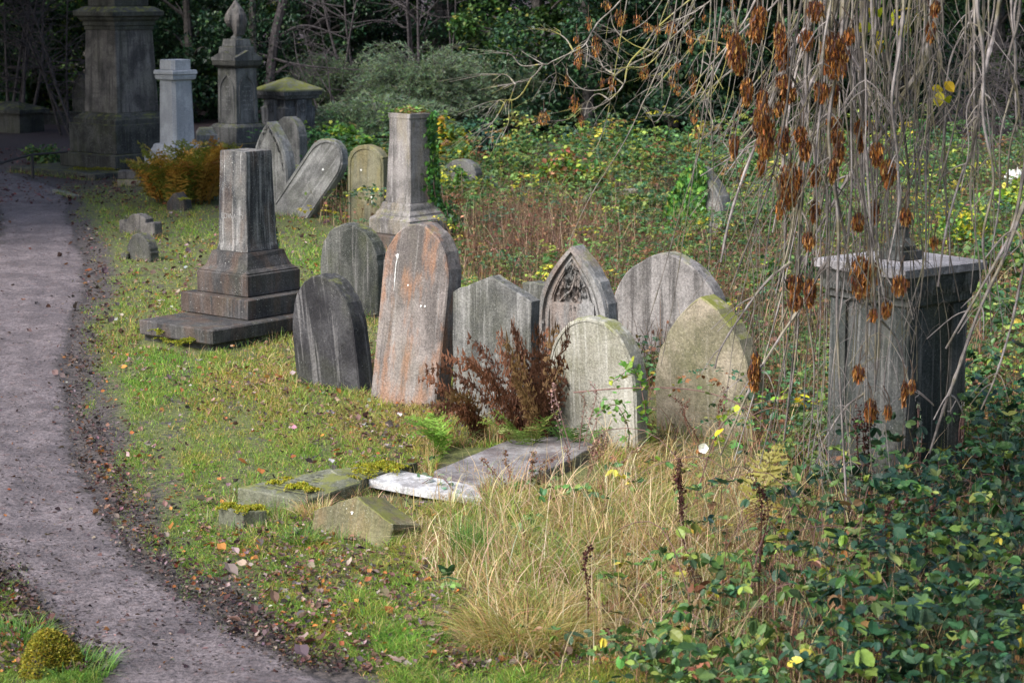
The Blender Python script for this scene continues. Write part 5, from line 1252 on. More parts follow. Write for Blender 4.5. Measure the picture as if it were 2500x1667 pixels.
def ivy_front():
    n = 260; z = RNG.uniform(.86, 1.62, n); lx = .215 + RNG.normal(.0, .012, n); ly = .02 + RNG.normal(0, .05, n) ; c = math.cos(R(45))
    lx = np.full(n, .225); ly = RNG.uniform(-.17, .0, n) * (1.7 - z)
    X = PIL_C.x + c * lx - c * ly; Y = PIL_C.y + c * lx + c * ly
    ivy('strand of small ivy behind the right edge of the dark stump pillar', np.stack([X, Y, z], -1), np.array([.9, -.2, 0]), .045, [(.08, .16, .07), (.16, .24, .14), (.05, .10, .05), (.13, .07, .04)], [2, 2, 2, 1], spread=.06)
    # dried ivy trails on the square tomb
    for lab, (ua, ub) in (('dried pale ivy trail on the right face of the square tomb', (.0, .62)), ('second dried ivy trail at the far edge of the square tomb', (.50, .75))):
        n = 60; f = ub if ub != .62 else -.02
        z = RNG.uniform(.25, .78, n); off = (-.16 if ub == .62 else .27) + .02 * np.sin(z * 14); lx = off; ly = np.full(n, -.35)
        cc_, ss_ = math.cos(R(37.3)), math.sin(R(37.3)); X = CT_C.x + cc_ * lx - ss_ * ly; Y = CT_C.y + ss_ * lx + cc_ * ly
        ivy(lab, np.stack([X, Y, z], -1), np.array([.707, -.707, 0]), .032, [(.42, .42, .40), (.30, .33, .27), (.10, .13, .08)], [3, 2, 1], spread=.015)
ivy_front()
t_, W_, H_ = IVY_STONE
n = 2600; u_ = RNG.uniform(-.62, .16, n) * W_; v_ = RNG.uniform(0, 1.05, n) * H_; mw = np.array(t_.matrix_world)
inside = (np.abs(u_) < W_ * .5 * (1 - np.clip((v_ - .3 * H_) / (.7 * H_), 0, 1) ** 2.1) + .10); u_, v_ = u_[inside], v_[inside]
Pw = mw[:3, :3] @ np.stack([u_, np.full(len(u_), -.03), v_]) + mw[:3, 3:4]
ivy('thick green ivy smothering the left half of the far pointed headstone', Pw.T, np.array([-.5, -.8, 0.2]), .07, [(.08, .21, .05), (.14, .30, .06), (.05, .14, .05), (.26, .37, .07)], [3, 3, 2, 1], spread=.06)

def mound(label, px, py, w_, h_, n, cols, wts, size, T=T_SMALL, name='shrub', cat='shrub', d=None, mat=M_LEAF, shape=1.0):
    """a leafy shrub: stems from the ground and leaves in clumps through its volume"""
    p = G(px, py); t = thing(name, label, cat, Matrix.Translation(p)); d = d or w_ * .8
    acc = Acc(); tips = []
    for i in range(max(8, n // 260)):
        a = RNG.uniform(0, 6.28); r = math.sqrt(RNG.uniform(0, 1)); x, y = r * math.cos(a) * w_ / 2, r * math.sin(a) * d / 2; z = h_ * math.sqrt(max(.05, 1 - r * r * .85)) * RNG.uniform(.55, 1.05)
        tube(acc, spline([(x * .25, y * .25, 0), (x * .5, y * .5, z * .6), (x, y, z)], 7), np.linspace(.014, .004, 7), 4); tips.append((x, y, z))
    acc.build('stems', M_CANE, t)
    tips = np.array(tips); k = RNG.integers(0, len(tips), n); f = RNG.uniform(.35, 1.05, n)[:, None]
    P = tips[k] * f + RNG.normal(0, 1, (n, 3)) * np.array([w_ * .085, d * .085, h_ * .075]); P[:, 2] = np.maximum(P[:, 2], .03)
    acc = Acc(); c_ = palette(n, cols, wts, .22) * (.8 + .4 * RNG.uniform(0, 1, len(tips))[k])[:, None]
    inst(acc, T, P, rots(RNG.uniform(0, 6.28, n), RNG.normal(-.35, .5, n), RNG.normal(0, .5, n)), RNG.uniform(.7, 1.3, n) * size, c_); acc.build('foliage', mat, t); return t
YG = [(.10, .22, .05), (.20, .32, .05), (.40, .42, .05), (.06, .14, .06)]
mound('yellow-green leafy shrub left of the ivy-clad pillar', 860, 415, 1.0, .95, 2600, [(.12, .27, .05), (.22, .36, .05), (.07, .16, .05), (.32, .36, .06)], [3, 3, 2, .8], .10, T_IVY)
mound('dark ivy mound behind the toppled headstone', 770, 425, 1.5, .78, 2600, [(.05, .13, .05), (.09, .19, .06), (.035, .08, .04), (.22, .12, .10)], [3, 2, 2, .4], .09, T_IVY)
mound('ivy-covered mound right of the toppled headstone', 800, 485, .8, .95, 1900, [(.06, .15, .05), (.11, .21, .06), (.035, .08, .04)], [3, 2, 2], .075, T_IVY)
mound('shrub with golden autumn leaves right of the ivy-clad pillar', 1095, 420, 1.0, 1.05, 1700, [(.20, .30, .06), (.52, .42, .04), (.10, .22, .07), (.42, .25, .04)], [2, 1.6, 2, .5], .10, T_OV)
mound('dark blue-green holly bush right of the golden shrub', 1165, 410, 1.15, 1.02, 2600, [(.035, .095, .065), (.055, .14, .085), (.025, .06, .045)], [3, 2, 2], .09, T_IVY, mat=M_GLOSS)
mound('reddish and green bramble mound over the far dark headstone', 1404, 492, 1.15, .86, 2000, [(.10, .22, .06), (.30, .36, .06), (.30, .10, .06), (.40, .28, .16)], [3, 2, 1, .6], .085, T_OV)
mound('green bramble mound over the broad weathered headstone', 1130, 500, .8, .62, 1000, YG, [3, 2, 1, 1], .08, T_OV)
mound('yellow-leaved bush behind the square tomb', 2350, 640, 1.3, .75, 1100, [(.40, .42, .05), (.16, .28, .05), (.52, .44, .04), (.08, .18, .06)], [1.4, 2, .8, 2], .075, T_OV)
mound('pale yellow shrub at the right edge, mid distance', 2470, 560, 1.0, .8, 800, [(.42, .42, .06), (.16, .28, .05), (.30, .36, .06)], [1.4, 2, 1], .08, T_OV)
mound('low green bushes at the left foot of the great monument', 110, 400, 1.0, .42, 900, [(.09, .17, .06), (.20, .24, .06), (.05, .11, .05)], [2, 1, 2], .06, T_OV)
for i, (px_, py_, w__, h__) in enumerate(((1250, 455, 1.3, .75), (1560, 440, 1.5, .8), (1800, 470, 1.4, .8), (1250, 400, 1.6, .9), (1480, 395, 1.7, .85), (1680, 400, 1.6, .9), (1900, 420, 1.6, .9), (2080, 440, 1.6, .9), (2300, 470, 1.6, .9), (2430, 720, 1.2, .8), (2480, 850, 1.1, .8), (1880, 590, 1.2, .7), (1950, 760, 1.2, .7), (1560, 560, 1.2, .55))):
    where = ('in front of the dark holly wood', 'behind the ivy-covered stone', 'left of the hanging twigs, far back', 'at the foot of the feathery shrubs', 'under the lichened ash twigs', 'at the wood edge above the ivy-covered stone', 'behind the left hanging twigs', 'straight behind the square tomb, far back', 'far back at the right under the twig thicket', 'right of the square tomb at mid height', 'at the right edge beside the square tomb', 'between ivy-covered stone and square tomb', 'close to the left side of the square tomb', 'between the carved headstone and the ivy-covered stone')[i]
    mound('low bramble bush ' + where, px_, py_, w__, h__, 1000, [(.07, .15, .05), (.11, .20, .06), (.045, .10, .05), (.24, .30, .07), (.22, .12, .05)], [3, 2, 3, .8, .4], .075, T_OV, name='bramble_bush', cat='bramble bush')
# white litter in the undergrowth
p = G(2480, 470); t = thing('white_rag', 'crumpled white scrap lying in the undergrowth at the right edge', 'litter', Matrix.Translation(Vector((p.x, p.y, .22))))
acc = Acc(); V = []; n = 12
for i in range(5):
    for j in range(n): a = 6.2832 * j / n; th = math.pi * (i + .3) / 5; k = .14 * (1 + .4 * math.sin(3 * a + i) + .3 * math.sin(7 * a)); V.append((k * math.sin(th) * math.cos(a) * 1.5, k * math.sin(th) * math.sin(a), k * math.cos(th)))
acc.add(V, [x for i in range(4) for j in range(n) for x in (i * n + j, i * n + (j + 1) % n, (i + 1) * n + (j + 1) % n, (i + 1) * n + j)], [4] * (4 * n), (.75, .75, .76)); acc.build('cloth', M_DRY, t)

# ---- feathery grey-green shrub behind the stones
def feathery(label, px, Y, w_, h_, nst, cols):
    p = Vector(((px - CX) / F * Y, Y, 0)); t = thing('feathery_shrub', label, 'shrub', Matrix.Translation(p)); A1 = Acc(); A2 = Acc()
    for i in range(nst):
        a = RNG.uniform(0, 6.28); r = math.sqrt(RNG.uniform(0, 1)); bx_, by_ = r * math.cos(a) * w_ * .33, r * math.sin(a) * w_ * .22
        L_ = RNG.uniform(.5, 1.0) * w_ * .42; ya = a + RNG.normal(0, .7); zt = h_ * math.sqrt(max(.1, 1 - r * r * .8)) * RNG.uniform(.5, 1.08)
        P = spline([(bx_ * .6, by_ * .6, 0), (bx_, by_, zt * .75), (bx_ + math.cos(ya) * L_ * .5, by_ + math.sin(ya) * L_ * .4, zt), (bx_ + math.cos(ya) * L_, by_ + math.sin(ya) * L_ * .8, zt * RNG.uniform(.7, .98))], 10)
        tube(A1, P, np.linspace(.012, .004, 10), 3)
        m = 80; k = RNG.uniform(2.2, 9, m); Q = np.stack([np.interp(k, np.arange(10), P[:, j]) for j in range(3)], -1)
        inst(A2, T_SMALL, Q, rots(np.full(m, ya - math.pi / 2) + RNG.choice([-.55, .55], m) + RNG.normal(0, .3, m), RNG.normal(.2, .4, m), RNG.normal(0, .6, m)), np.stack([np.full(m, .020), RNG.uniform(.06, .17, m), np.full(m, .05)], -1), palette(m, cols, [1] * len(cols), .2))
    A1.build('stems', M_BARE, t); A2.build('foliage', M_DRY, t)
FC = [(.18, .25, .17), (.24, .31, .22), (.13, .19, .13), (.22, .30, .15)]
feathery('feathery grey-green shrub filling the middle behind the ivy-clad pillar', 1040, 46.5, 3.0, 2.15, 560, FC)
feathery('feathery grey-green shrub right beside the pyramid-capped tomb', 840, 47.5, 2.6, 2.0, 430, FC)
feathery('feathery shrub tailing off at the right of the grey-green bank', 1200, 47, 2.2, 1.9, 330, FC)
feathery('lower feathery sprays in front of the grey-green bank', 930, 44.0, 2.8, 1.15, 360, FC)

# ---- woodland behind : trees, ivy trunks, bare saplings
def crown_pts(n, w_, z0, z1, clumps, full=1.0):
    cz = RNG.uniform(z0, z1, clumps); r0 = w_ * np.sqrt(np.clip(1 - ((cz - (z0 + z1) / 2) / ((z1 - z0) / 2)) ** 2 * .75, .1, 1)); a = RNG.uniform(0, 6.28, clumps); rr = r0 * np.sqrt(RNG.uniform(.05, 1, clumps))
    Cn = np.stack([rr * np.cos(a), rr * np.sin(a), cz], -1); k = RNG.integers(0, clumps, n); rad = RNG.uniform(.35, .75, clumps)[k]
    v = RNG.standard_normal((n, 3)); v /= np.linalg.norm(v, axis=1)[:, None]; return Cn[k] + v * (rad * RNG.uniform(.3, 1, n) ** .5)[:, None] * np.array([1, 1, .7]), k, Cn
def make_tree(name, w_, z0, h_, n, size, cols, wts, trunk_r, mat=M_GLOSS, clumps=80, ivyt=True):
    t = bpy.data.objects.new(name, None); C.objects.link(t)
    acc = Acc(); tube(acc, spline([(0, 0, -.2), (.05, .02, h_ * .25), (-.08, .05, h_ * .55), (.05, 0, h_ * .92)], 12), np.linspace(trunk_r, trunk_r * .2, 12), 8); acc.build('trunk', M_BARK, t)
    P, k, Cn = crown_pts(n, w_, z0, h_, clumps); acc = Acc()
    for c_ in Cn[::2]:
        b_ = np.array([0, 0, max(.3, c_[2] * .72)]); tube(acc, spline([b_, (b_ + c_) / 2 + np.array([0, 0, .15]), c_], 6), np.linspace(.05, .012, 6), 5)
    acc.build('limbs', M_BARK, t)
    P[:, 2] = np.maximum(P[:, 2], .05); acc = Acc(); c_ = palette(n, cols, wts, .25) * (.7 + .6 * RNG.uniform(0, 1, clumps))[k][:, None]
    inst(acc, T_SMALL, P, rots(RNG.uniform(0, 6.28, n), RNG.normal(-.5, .5, n), RNG.normal(0, .5, n)), RNG.uniform(.7, 1.35, n) * size, c_); acc.build('crown', mat, t); return t
def copy_thing(t, loc, rz, sc, label, cat, group=None):
    r = t.copy(); C.objects.link(r); r.location = loc; r.rotation_euler = (0, 0, rz); r.scale = (sc, sc, sc); tag(r, label, cat, group)
    for ch in [q for q in C.objects if q.parent is t]:
        c_ = ch.copy(); C.objects.link(c_); c_.parent = r
    return r
HOL = [(.02, .05, .025), (.035, .08, .033), (.012, .034, .02), (.065, .11, .04)]
GRT = [(.035, .08, .022), (.06, .115, .028), (.02, .05, .018), (.18, .20, .04)]
protoA = make_tree('holly_tree', 2.1, .1, 7.5, 26000, .105, HOL, [3, 2, 3, .6], .16)
protoB = make_tree('evergreen_tree', 2.5, .0, 8.5, 26000, .12, GRT, [3, 2, 3, .5], .2, M_LEAF)
protoC = make_tree('ivy_clad_tree', 1.5, .2, 8.0, 17000, .095, HOL, [2, 2, 3, .4], .22)
KIND = {'A': (protoA, 'holly tree'), 'B': (protoB, 'evergreen tree'), 'C': (protoC, 'ivy-clad tree')}
TREES = [ # px, Y, scale, kind, label
 (1430, 46.5, 1.0, 'A', 'dark glossy holly tree behind the brambles, left of the hanging twigs'),
 (1640, 46, 1.05, 'A', 'dark holly tree directly behind the ivy-covered far headstone'),
 (1310, 50, 1.0, 'B', 'mid-green evergreen right behind the feathery shrubs'),
 (1540, 49, 1.1, 'B', 'green evergreen between two dark holly trees'),
 (1830, 46.5, 1.0, 'A', 'holly tree behind the left part of the weeping ash'),
 (2010, 47, 1.05, 'B', 'evergreen straight behind the weeping ash twigs'),
 (2210, 47, 1.0, 'A', 'holly tree behind the right part of the weeping ash'),
 (2420, 54, 1.1, 'C', 'ivy-clad tree near the right edge behind the tomb'),
 (2640, 52, 1.1, 'B', 'evergreen just beyond the right edge'),
 (1080, 56, 1.1, 'C', 'ivy-clad tree behind the middle of the feathery shrubs'),
 (900, 56, 1.0, 'C', 'ivy-clad tree left of middle behind the bare saplings'),
 (760, 55, 1.0, 'A', 'holly tree behind the urn monument, right side'),
 (470, 54, 1.0, 'A', 'holly tree between the great monument and the urn monument'),
 (330, 58, 1.1, 'C', 'ivy-clad tree straight behind the great monument'),
 (100, 58, 1.05, 'B', 'dim evergreen behind the chest tomb at the left'),
 (-80, 55, 1.1, 'A', 'holly tree at the extreme left edge'),
 (230, 62, 1.2, 'B', 'dim evergreen deep in the wood at the left'),
 (600, 61, 1.2, 'B', 'dim evergreen deep in the wood behind the urn'),
]
for i, (px, Y, sc, kd, lab) in enumerate(TREES):
    pr, cat = KIND[kd]; copy_thing(pr, ((px - CX) / F * Y, Y, 0), i * 1.7, sc, lab, cat, 'trees of the dark wood behind the graves')
# a second rank that closes the wood
for i, px in enumerate(range(-250, 2900, 210)):
    pr, cat = KIND['BAC'[i % 3]]; Y = 64 + (i * 37 % 9)
    copy_thing(pr, ((px - CX) / F * Y, Y, 0), i * 2.3, 1.45, 'tree in the dark back rank of the wood', cat, 'back rank of the wood')
# tall trees added to shade the plot, their canopies out of view above the frame
protoD = make_tree('added_shade_tree', 4.4, 4.7, 10.5, 15000, .24, GRT, [3, 2, 3, .4], .3, M_LEAF, 110)
for i, (x, y) in enumerate(((-12.6, 34), (-13.6, 43), (-11.5, 28), (-15.5, 51), (-17, 45), (-17.5, 37.5), (-16.5, 31), (-4.5, 56), (4.0, 57), (11, 54))):
    copy_thing(protoD, (x, y, 0), i * 1.3, 1.0, 'tall tree, its canopy added above the frame to shade the graves', 'added shade tree', 'tall trees added to shade the plot')
copy_thing(protoB, (6.3, 9.3, 0), 2, 1.0, 'unseen evergreen added outside the right edge to darken the near corner', 'evergreen tree')  # out of view, added to darken the lower right
def near_tree():  # unseen tree added to keep sun off the near right corner
    b = np.array([4.2, 3.6, 0]); t = thing('added_shade_tree', 'unseen leaning tree added right of the camera to shade the near right corner', 'added shade tree', Matrix.Translation(Vector(b)))
    P = spline([(4.2, 3.6, -.2), (3.9, 3.8, 2.5), (3.2, 4.3, 5.0), (1.6, 5.2, 6.3), (-.6, 6.4, 6.9)], 20); acc = Acc(); tube(acc, P - b, np.linspace(.24, .08, 20), 8); acc.build('trunk', M_BARK, t)
    n = 7000; cl = np.stack([RNG.uniform(-2.0, 1.7, 60), RNG.uniform(5.2, 8.2, 60), RNG.uniform(5.6, 7.6, 60)], -1); k = RNG.integers(0, 60, n); v = RNG.standard_normal((n, 3)); v /= np.linalg.norm(v, axis=1)[:, None]
    acc = Acc(); inst(acc, T_SMALL, cl[k] + v * RNG.uniform(.1, .55, (n, 1)) - b, rots(RNG.uniform(0, 6.28, n), RNG.normal(-.4, .5, n), RNG.normal(0, .5, n)), RNG.uniform(.12, .2, n), palette(n, GRT, [3, 2, 3, .4], .25)); acc.build('crown', M_LEAF, t)
near_tree()
for pr in (protoA, protoB, protoC, protoD):
    for ch in [q for q in C.objects if q.parent is pr]: bpy.data.objects.remove(ch)
    bpy.data.objects.remove(pr)

def bare(label, px, Y, h_, n, spread, name='bare_sapling', rr=.02, mat=M_BARE, lean=(0, 0), cat='bare shrub', sub=14, ang=.6):
    p = Vector(((px - CX) / F * Y, Y, 0)); t = thing(name, label, cat, Matrix.Translation(p))
    for i in range(n):
        x, y = RNG.normal(0, spread * .3, 2); dx, dy = RNG.normal(0, spread, 2) + np.array(lean); hh = h_ * RNG.uniform(.75, 1.1)
        P = spline([(x, y, -.1), (x + dx * .3 + RNG.normal(0, .08), y + dy * .3, hh * .35), (x + dx * .6 + RNG.normal(0, .1), y + dy * .6, hh * .7), (x + dx, y + dy, hh)], 14)
        acc = Acc(); tube(acc, P, np.linspace(rr, rr * .35, 14), 6)
        for j in range(sub):
            k = RNG.integers(3, 14); b_ = P[k]; L_ = RNG.uniform(.4, 1.3) * h_ * .28; a = RNG.uniform(0, 6.28); up = RNG.uniform(-.1, 1) * ang
            d = np.array([math.cos(a) * math.cos(up), math.sin(a) * math.cos(up) * .6, math.sin(up)]); Q = spline([b_, b_ + d * L_ * .5 + RNG.normal(0, .06, 3), b_ + d * L_ + np.array([0, 0, RNG.normal(.05, .15)])], 7); tube(acc, Q, np.linspace(rr * .4, rr * .14, 7), 4)
            for m in range(3):
                q0 = Q[RNG.integers(2, 7)]; a2 = a + RNG.normal(0, .9); e = q0 + np.array([math.cos(a2), math.sin(a2) * .6, RNG.normal(.2, .5)]) * L_ * RNG.uniform(.25, .55); tube(acc, [q0, (q0 + e) / 2 + RNG.normal(0, .03, 3), e], [rr * .18, rr * .13, rr * .08], 3)
        acc.build('branch', mat, t)
    return t
bare('bare forked sapling behind the left of the feathery shrubs', 850, 50, 4.6, 3, .45, rr=.045)
bare('bare sapling pair rising from the middle of the feathery shrubs', 1010, 49.5, 4.8, 3, .25, rr=.05)
bare('thin bare sapling near the green evergreen', 1110, 49, 4.5, 2, .2, rr=.03)
bare('tangled bare shrub in deep shade at the top left corner', 40, 52, 4.6, 6, .9, rr=.05, sub=18)
bare('tangle of bare twigs left of the great monument', 150, 48, 3.6, 5, .8, rr=.035, sub=18)
bare('bare twiggy shrub between urn monument and leaning trunk', 800, 46, 2.6, 4, .7, rr=.022, sub=16)
bare('dense dead twig thicket behind the weeping ash at the right', 2370, 42, 2.3, 9, .9, rr=.016, sub=22, name='twig_thicket')
bare('dead twig thicket at the far right edge', 2520, 40, 2.2, 8, .9, rr=.016, sub=22, name='twig_thicket')
# leaning ivy-hung trunk behind the urn monument
def leaning():
    Y = 47; t = thing('leaning_tree', 'grey leaning tree trunk hung with ivy behind the urn monument', 'tree', Matrix.Translation(Vector(((655 - CX) / F * Y, Y, 0))))
    P = spline([(0, 0, -.2), (.05, 0, 1.0), (.22, 0, 2.4), (.55, 0, 3.7), (.9, .1, 6.5)], 16); acc = Acc(); tube(acc, P, np.linspace(.13, .09, 16), 8); acc.build('trunk', M_BARE, t)
    P2 = spline([(-.35, .1, -.1), (-.28, .1, 1.4), (-.30, .1, 3.0), (-.2, .1, 6)], 14); acc = Acc(); tube(acc, P2, np.linspace(.10, .07, 14), 8); acc.build('trunk', M_BARK, t)
    acc = Acc(); n = 5200; k = RNG.uniform(0, 15, n); Q = np.stack([np.interp(k, np.arange(16), P[:, j]) for j in range(3)], -1); k2 = RNG.uniform(0, 13, n); Q2 = np.stack([np.interp(k2, np.arange(14), P2[:, j]) for j in range(3)], -1)
    s_ = RNG.uniform(0, 1, n) < .65; Q = np.where(s_[:, None], Q2, Q) + RNG.normal(0, .14, (n, 3)) * np.where(s_, 1.2, 1.0)[:, None] + np.where(s_[:, None], 0, 1) * np.array([.16, .1, 0])
    inst(acc, T_SMALL, Q, rots(RNG.uniform(0, 6.28, n), RNG.normal(-.8, .4, n), RNG.normal(0, .5, n)), RNG.uniform(.05, .10, n), palette(n, HOL, [3, 2, 2, 1], .25)); acc.build('ivy_foliage', M_GLOSS, t)
    acc = Acc()
    for q in ([(-.3, .1, 2.0), (.6, -.2, 1.75), (1.5, -.3, 1.65), (2.5, -.3, 1.6)], [(.2, 0, 2.3), (.9, -.1, 2.6), (1.9, -.2, 2.3)], [(0, 0, 1.4), (.7, -.2, 1.75), (1.3, -.2, 1.2)]): tube(acc, spline(q, 12), np.linspace(.035, .012, 12), 5)
    acc.build('branch', M_BARE, t)
leaning()

# ---- ash keys
def keys(acc, c, L_, w_, n, Y_depth=None, sc=1.0):
    """a hanging bunch of winged seeds"""
    v = RNG.uniform(0, 1, n) ** .85; prof = np.interp(v, [0, .15, .45, .8, 1], [.35, .85, 1, .75, .3]); a = RNG.uniform(0, 6.28, n); r = np.sqrt(RNG.uniform(.05, 1, n)) * prof * w_ * .62
    P = np.stack([c[0] + r * np.cos(a), c[1] + r * np.sin(a) * .9, c[2] - v * L_ * .92], -1)
    dark = RNG.uniform(0, 1, n) < (.55 - .5 * v)
    col = np.where(dark[:, None], palette(n, [(.07, .03, .03), (.12, .05, .03)], [1, 1], .25), palette(n, [(.42, .19, .05), (.28, .11, .03), (.56, .31, .11), (.15, .06, .03)], [3, 2.6, 1.2, 2], .3))
    n_ = len(P); s_ = RNG.uniform(.026, .046, n_) * sc
    Rm = rots(RNG.uniform(0, 6.28, n_), -math.pi / 2 + RNG.normal(0, .26, n_), RNG.normal(0, .3, n_))
    T_KEY = ([(0, 0, 0), (.09, .2, .02), (.12, .6, .03), (.06, .95, 0), (-.06, .95, 0), (-.12, .6, .03), (-.09, .2, .02)], [(0, 1, 2, 3, 4, 5, 6)])
    inst(acc, T_KEY, P, Rm, np.stack([s_ * .8, s_, s_], -1), col)
def z3(x, y): return 1600 + x * .3827, y * .3827
def z2(x, y): return 700 + x * .3827, y * .3827
def z7(x, y): return 1800 + x * .4464, 500 + y * .4464
FRONT = [z3(a, b) + ((c_ - b) * .3827, d * .3827) for a, b, c_, d in ((675, 30, 260, 140), (520, 200, 470, 150), (805, 130, 440, 100), (960, 180, 300, 80), (1020, 0, 110, 100), (1145, 200, 460, 190), (585, 490, 660, 70), (820, 470, 640, 150), (680, 560, 680, 70), (1060, 500, 640, 80), (1140, 520, 660, 60), (790, 640, 720, 60), (700, 650, 1000, 150), (675, 960, 1110, 50), (825, 800, 960, 70), (945, 800, 1000, 110), (1150, 740, 900, 120), (1160, 900, 1150, 90), (1310, 750, 950, 100), (1415, 900, 1040, 80), (1490, 1010, 1180, 90), (1020, 1040, 1170, 60), (860, 1020, 1330, 180), (1020, 1270, 1400, 60), (790, 1250, 1370, 50), (1250, 170, 260, 60), (1755, 120, 250, 60), (1790, 0, 80, 60), (500, 850, 980, 60), (1400, 1270, 1420, 60), (1300, 1350, 1460, 70), (1600, 1330, 1410, 70))]
FRONT += [z7(a, b) + ((c_ - b) * .4464, d * .4464) for a, b, c_, d in ((690, 270, 520, 170), (395, 140, 230, 60), (320, 370, 550, 90), (395, 390, 540, 60), (890, 380, 480, 90), (810, 510, 600, 50), (745, 560, 620, 40), (90, 790, 1020, 90), (670, 870, 960, 60), (735, 1060, 1180, 70), (915, 950, 1100, 30), (960, 950, 1020, 40), (830, 1090, 1160, 40), (920, 10, 80, 60), (1080, 170, 220, 40))]
REAR = [z3(a, b) + ((c_ - b) * .3827, d * .3827) for a, b, c_, d in ((490, 0, 50, 50), (100, 135, 215, 70), (220, 180, 270, 50), (295, 215, 270, 40), (450, 150, 240, 60), (15, 150, 210, 40), (140, 390, 460, 40), (105, 480, 550, 40), (240, 460, 620, 40), (145, 530, 600, 40), (250, 680, 780, 50), (260, 800, 880, 25), (535, 670, 720, 30), (210, 905, 960, 40), (555, 1060, 1150, 40), (395, 285, 330, 30), (310, 85, 130, 30), (230, 250, 330, 30))]
REAR += [z2(a, b) + ((c_ - b) * .3827, d * .3827) for a, b, c_, d in ((1925, 100, 180, 40), (1975, 220, 360, 50), (1860, 290, 430, 50), (2110, 230, 290, 40), (2280, 400, 500, 60), (2075, 480, 570, 40), (1785, 470, 540, 30), (1835, 600, 710, 45), (1880, 730, 800, 40), (1640, 700, 790, 60), (2230, 90, 160, 50), (2130, 50, 160, 60), (2300, 140, 200, 60), (2010, 490, 550, 30), (1850, 220, 260, 30), (2040, 0, 60, 50))]

def knobbly(acc, P, r0, r1, nodes=.10, sides=6, twigs=0, tl=.25):
    """a shoot that thickens at its nodes, with opposite twigs"""
    n = len(P); seg = np.linalg.norm(np.diff(P, axis=0), axis=1); s_ = np.concatenate([[0], np.cumsum(seg)]); f = s_ / s_[-1]
    rad = r0 + (r1 - r0) * f; rad = rad * (1 + .55 * np.exp(-(((s_ / nodes) % 1.0) - .5) ** 2 / .012)); tube(acc, P, rad, sides)
    for i in range(twigs):
        k = RNG.integers(n // 4, n - 1); d = P[min(k + 1, n - 1)] - P[k]; d /= np.linalg.norm(d) + 1e-9; a = RNG.uniform(0, 6.28); sd_ = np.array([math.cos(a), math.sin(a) * .7, 0]); L_ = tl * RNG.uniform(.4, 1.3)
        for sg in ((1, -1) if RNG.uniform() < .5 else (1,)):
            e = P[k] + (d * .65 + sd_ * sg * .65) * L_ ; m = P[k] + (d * .35 + sd_ * sg * .5) * L_ * .55
            e = e + np.array([0, 0, -.12 * L_]); tube(acc, spline([P[k], m, e], 7), np.linspace(rad[k] * .55, rad[k] * .28, 7), 5)
            if RNG.uniform() < .5:
                e2 = m + (d * .8 - sd_ * sg * .3) * L_ * .5; tube(acc, [m, (m + e2) / 2 + RNG.normal(0, .01, 3), e2], rad[k] * .28, 4)

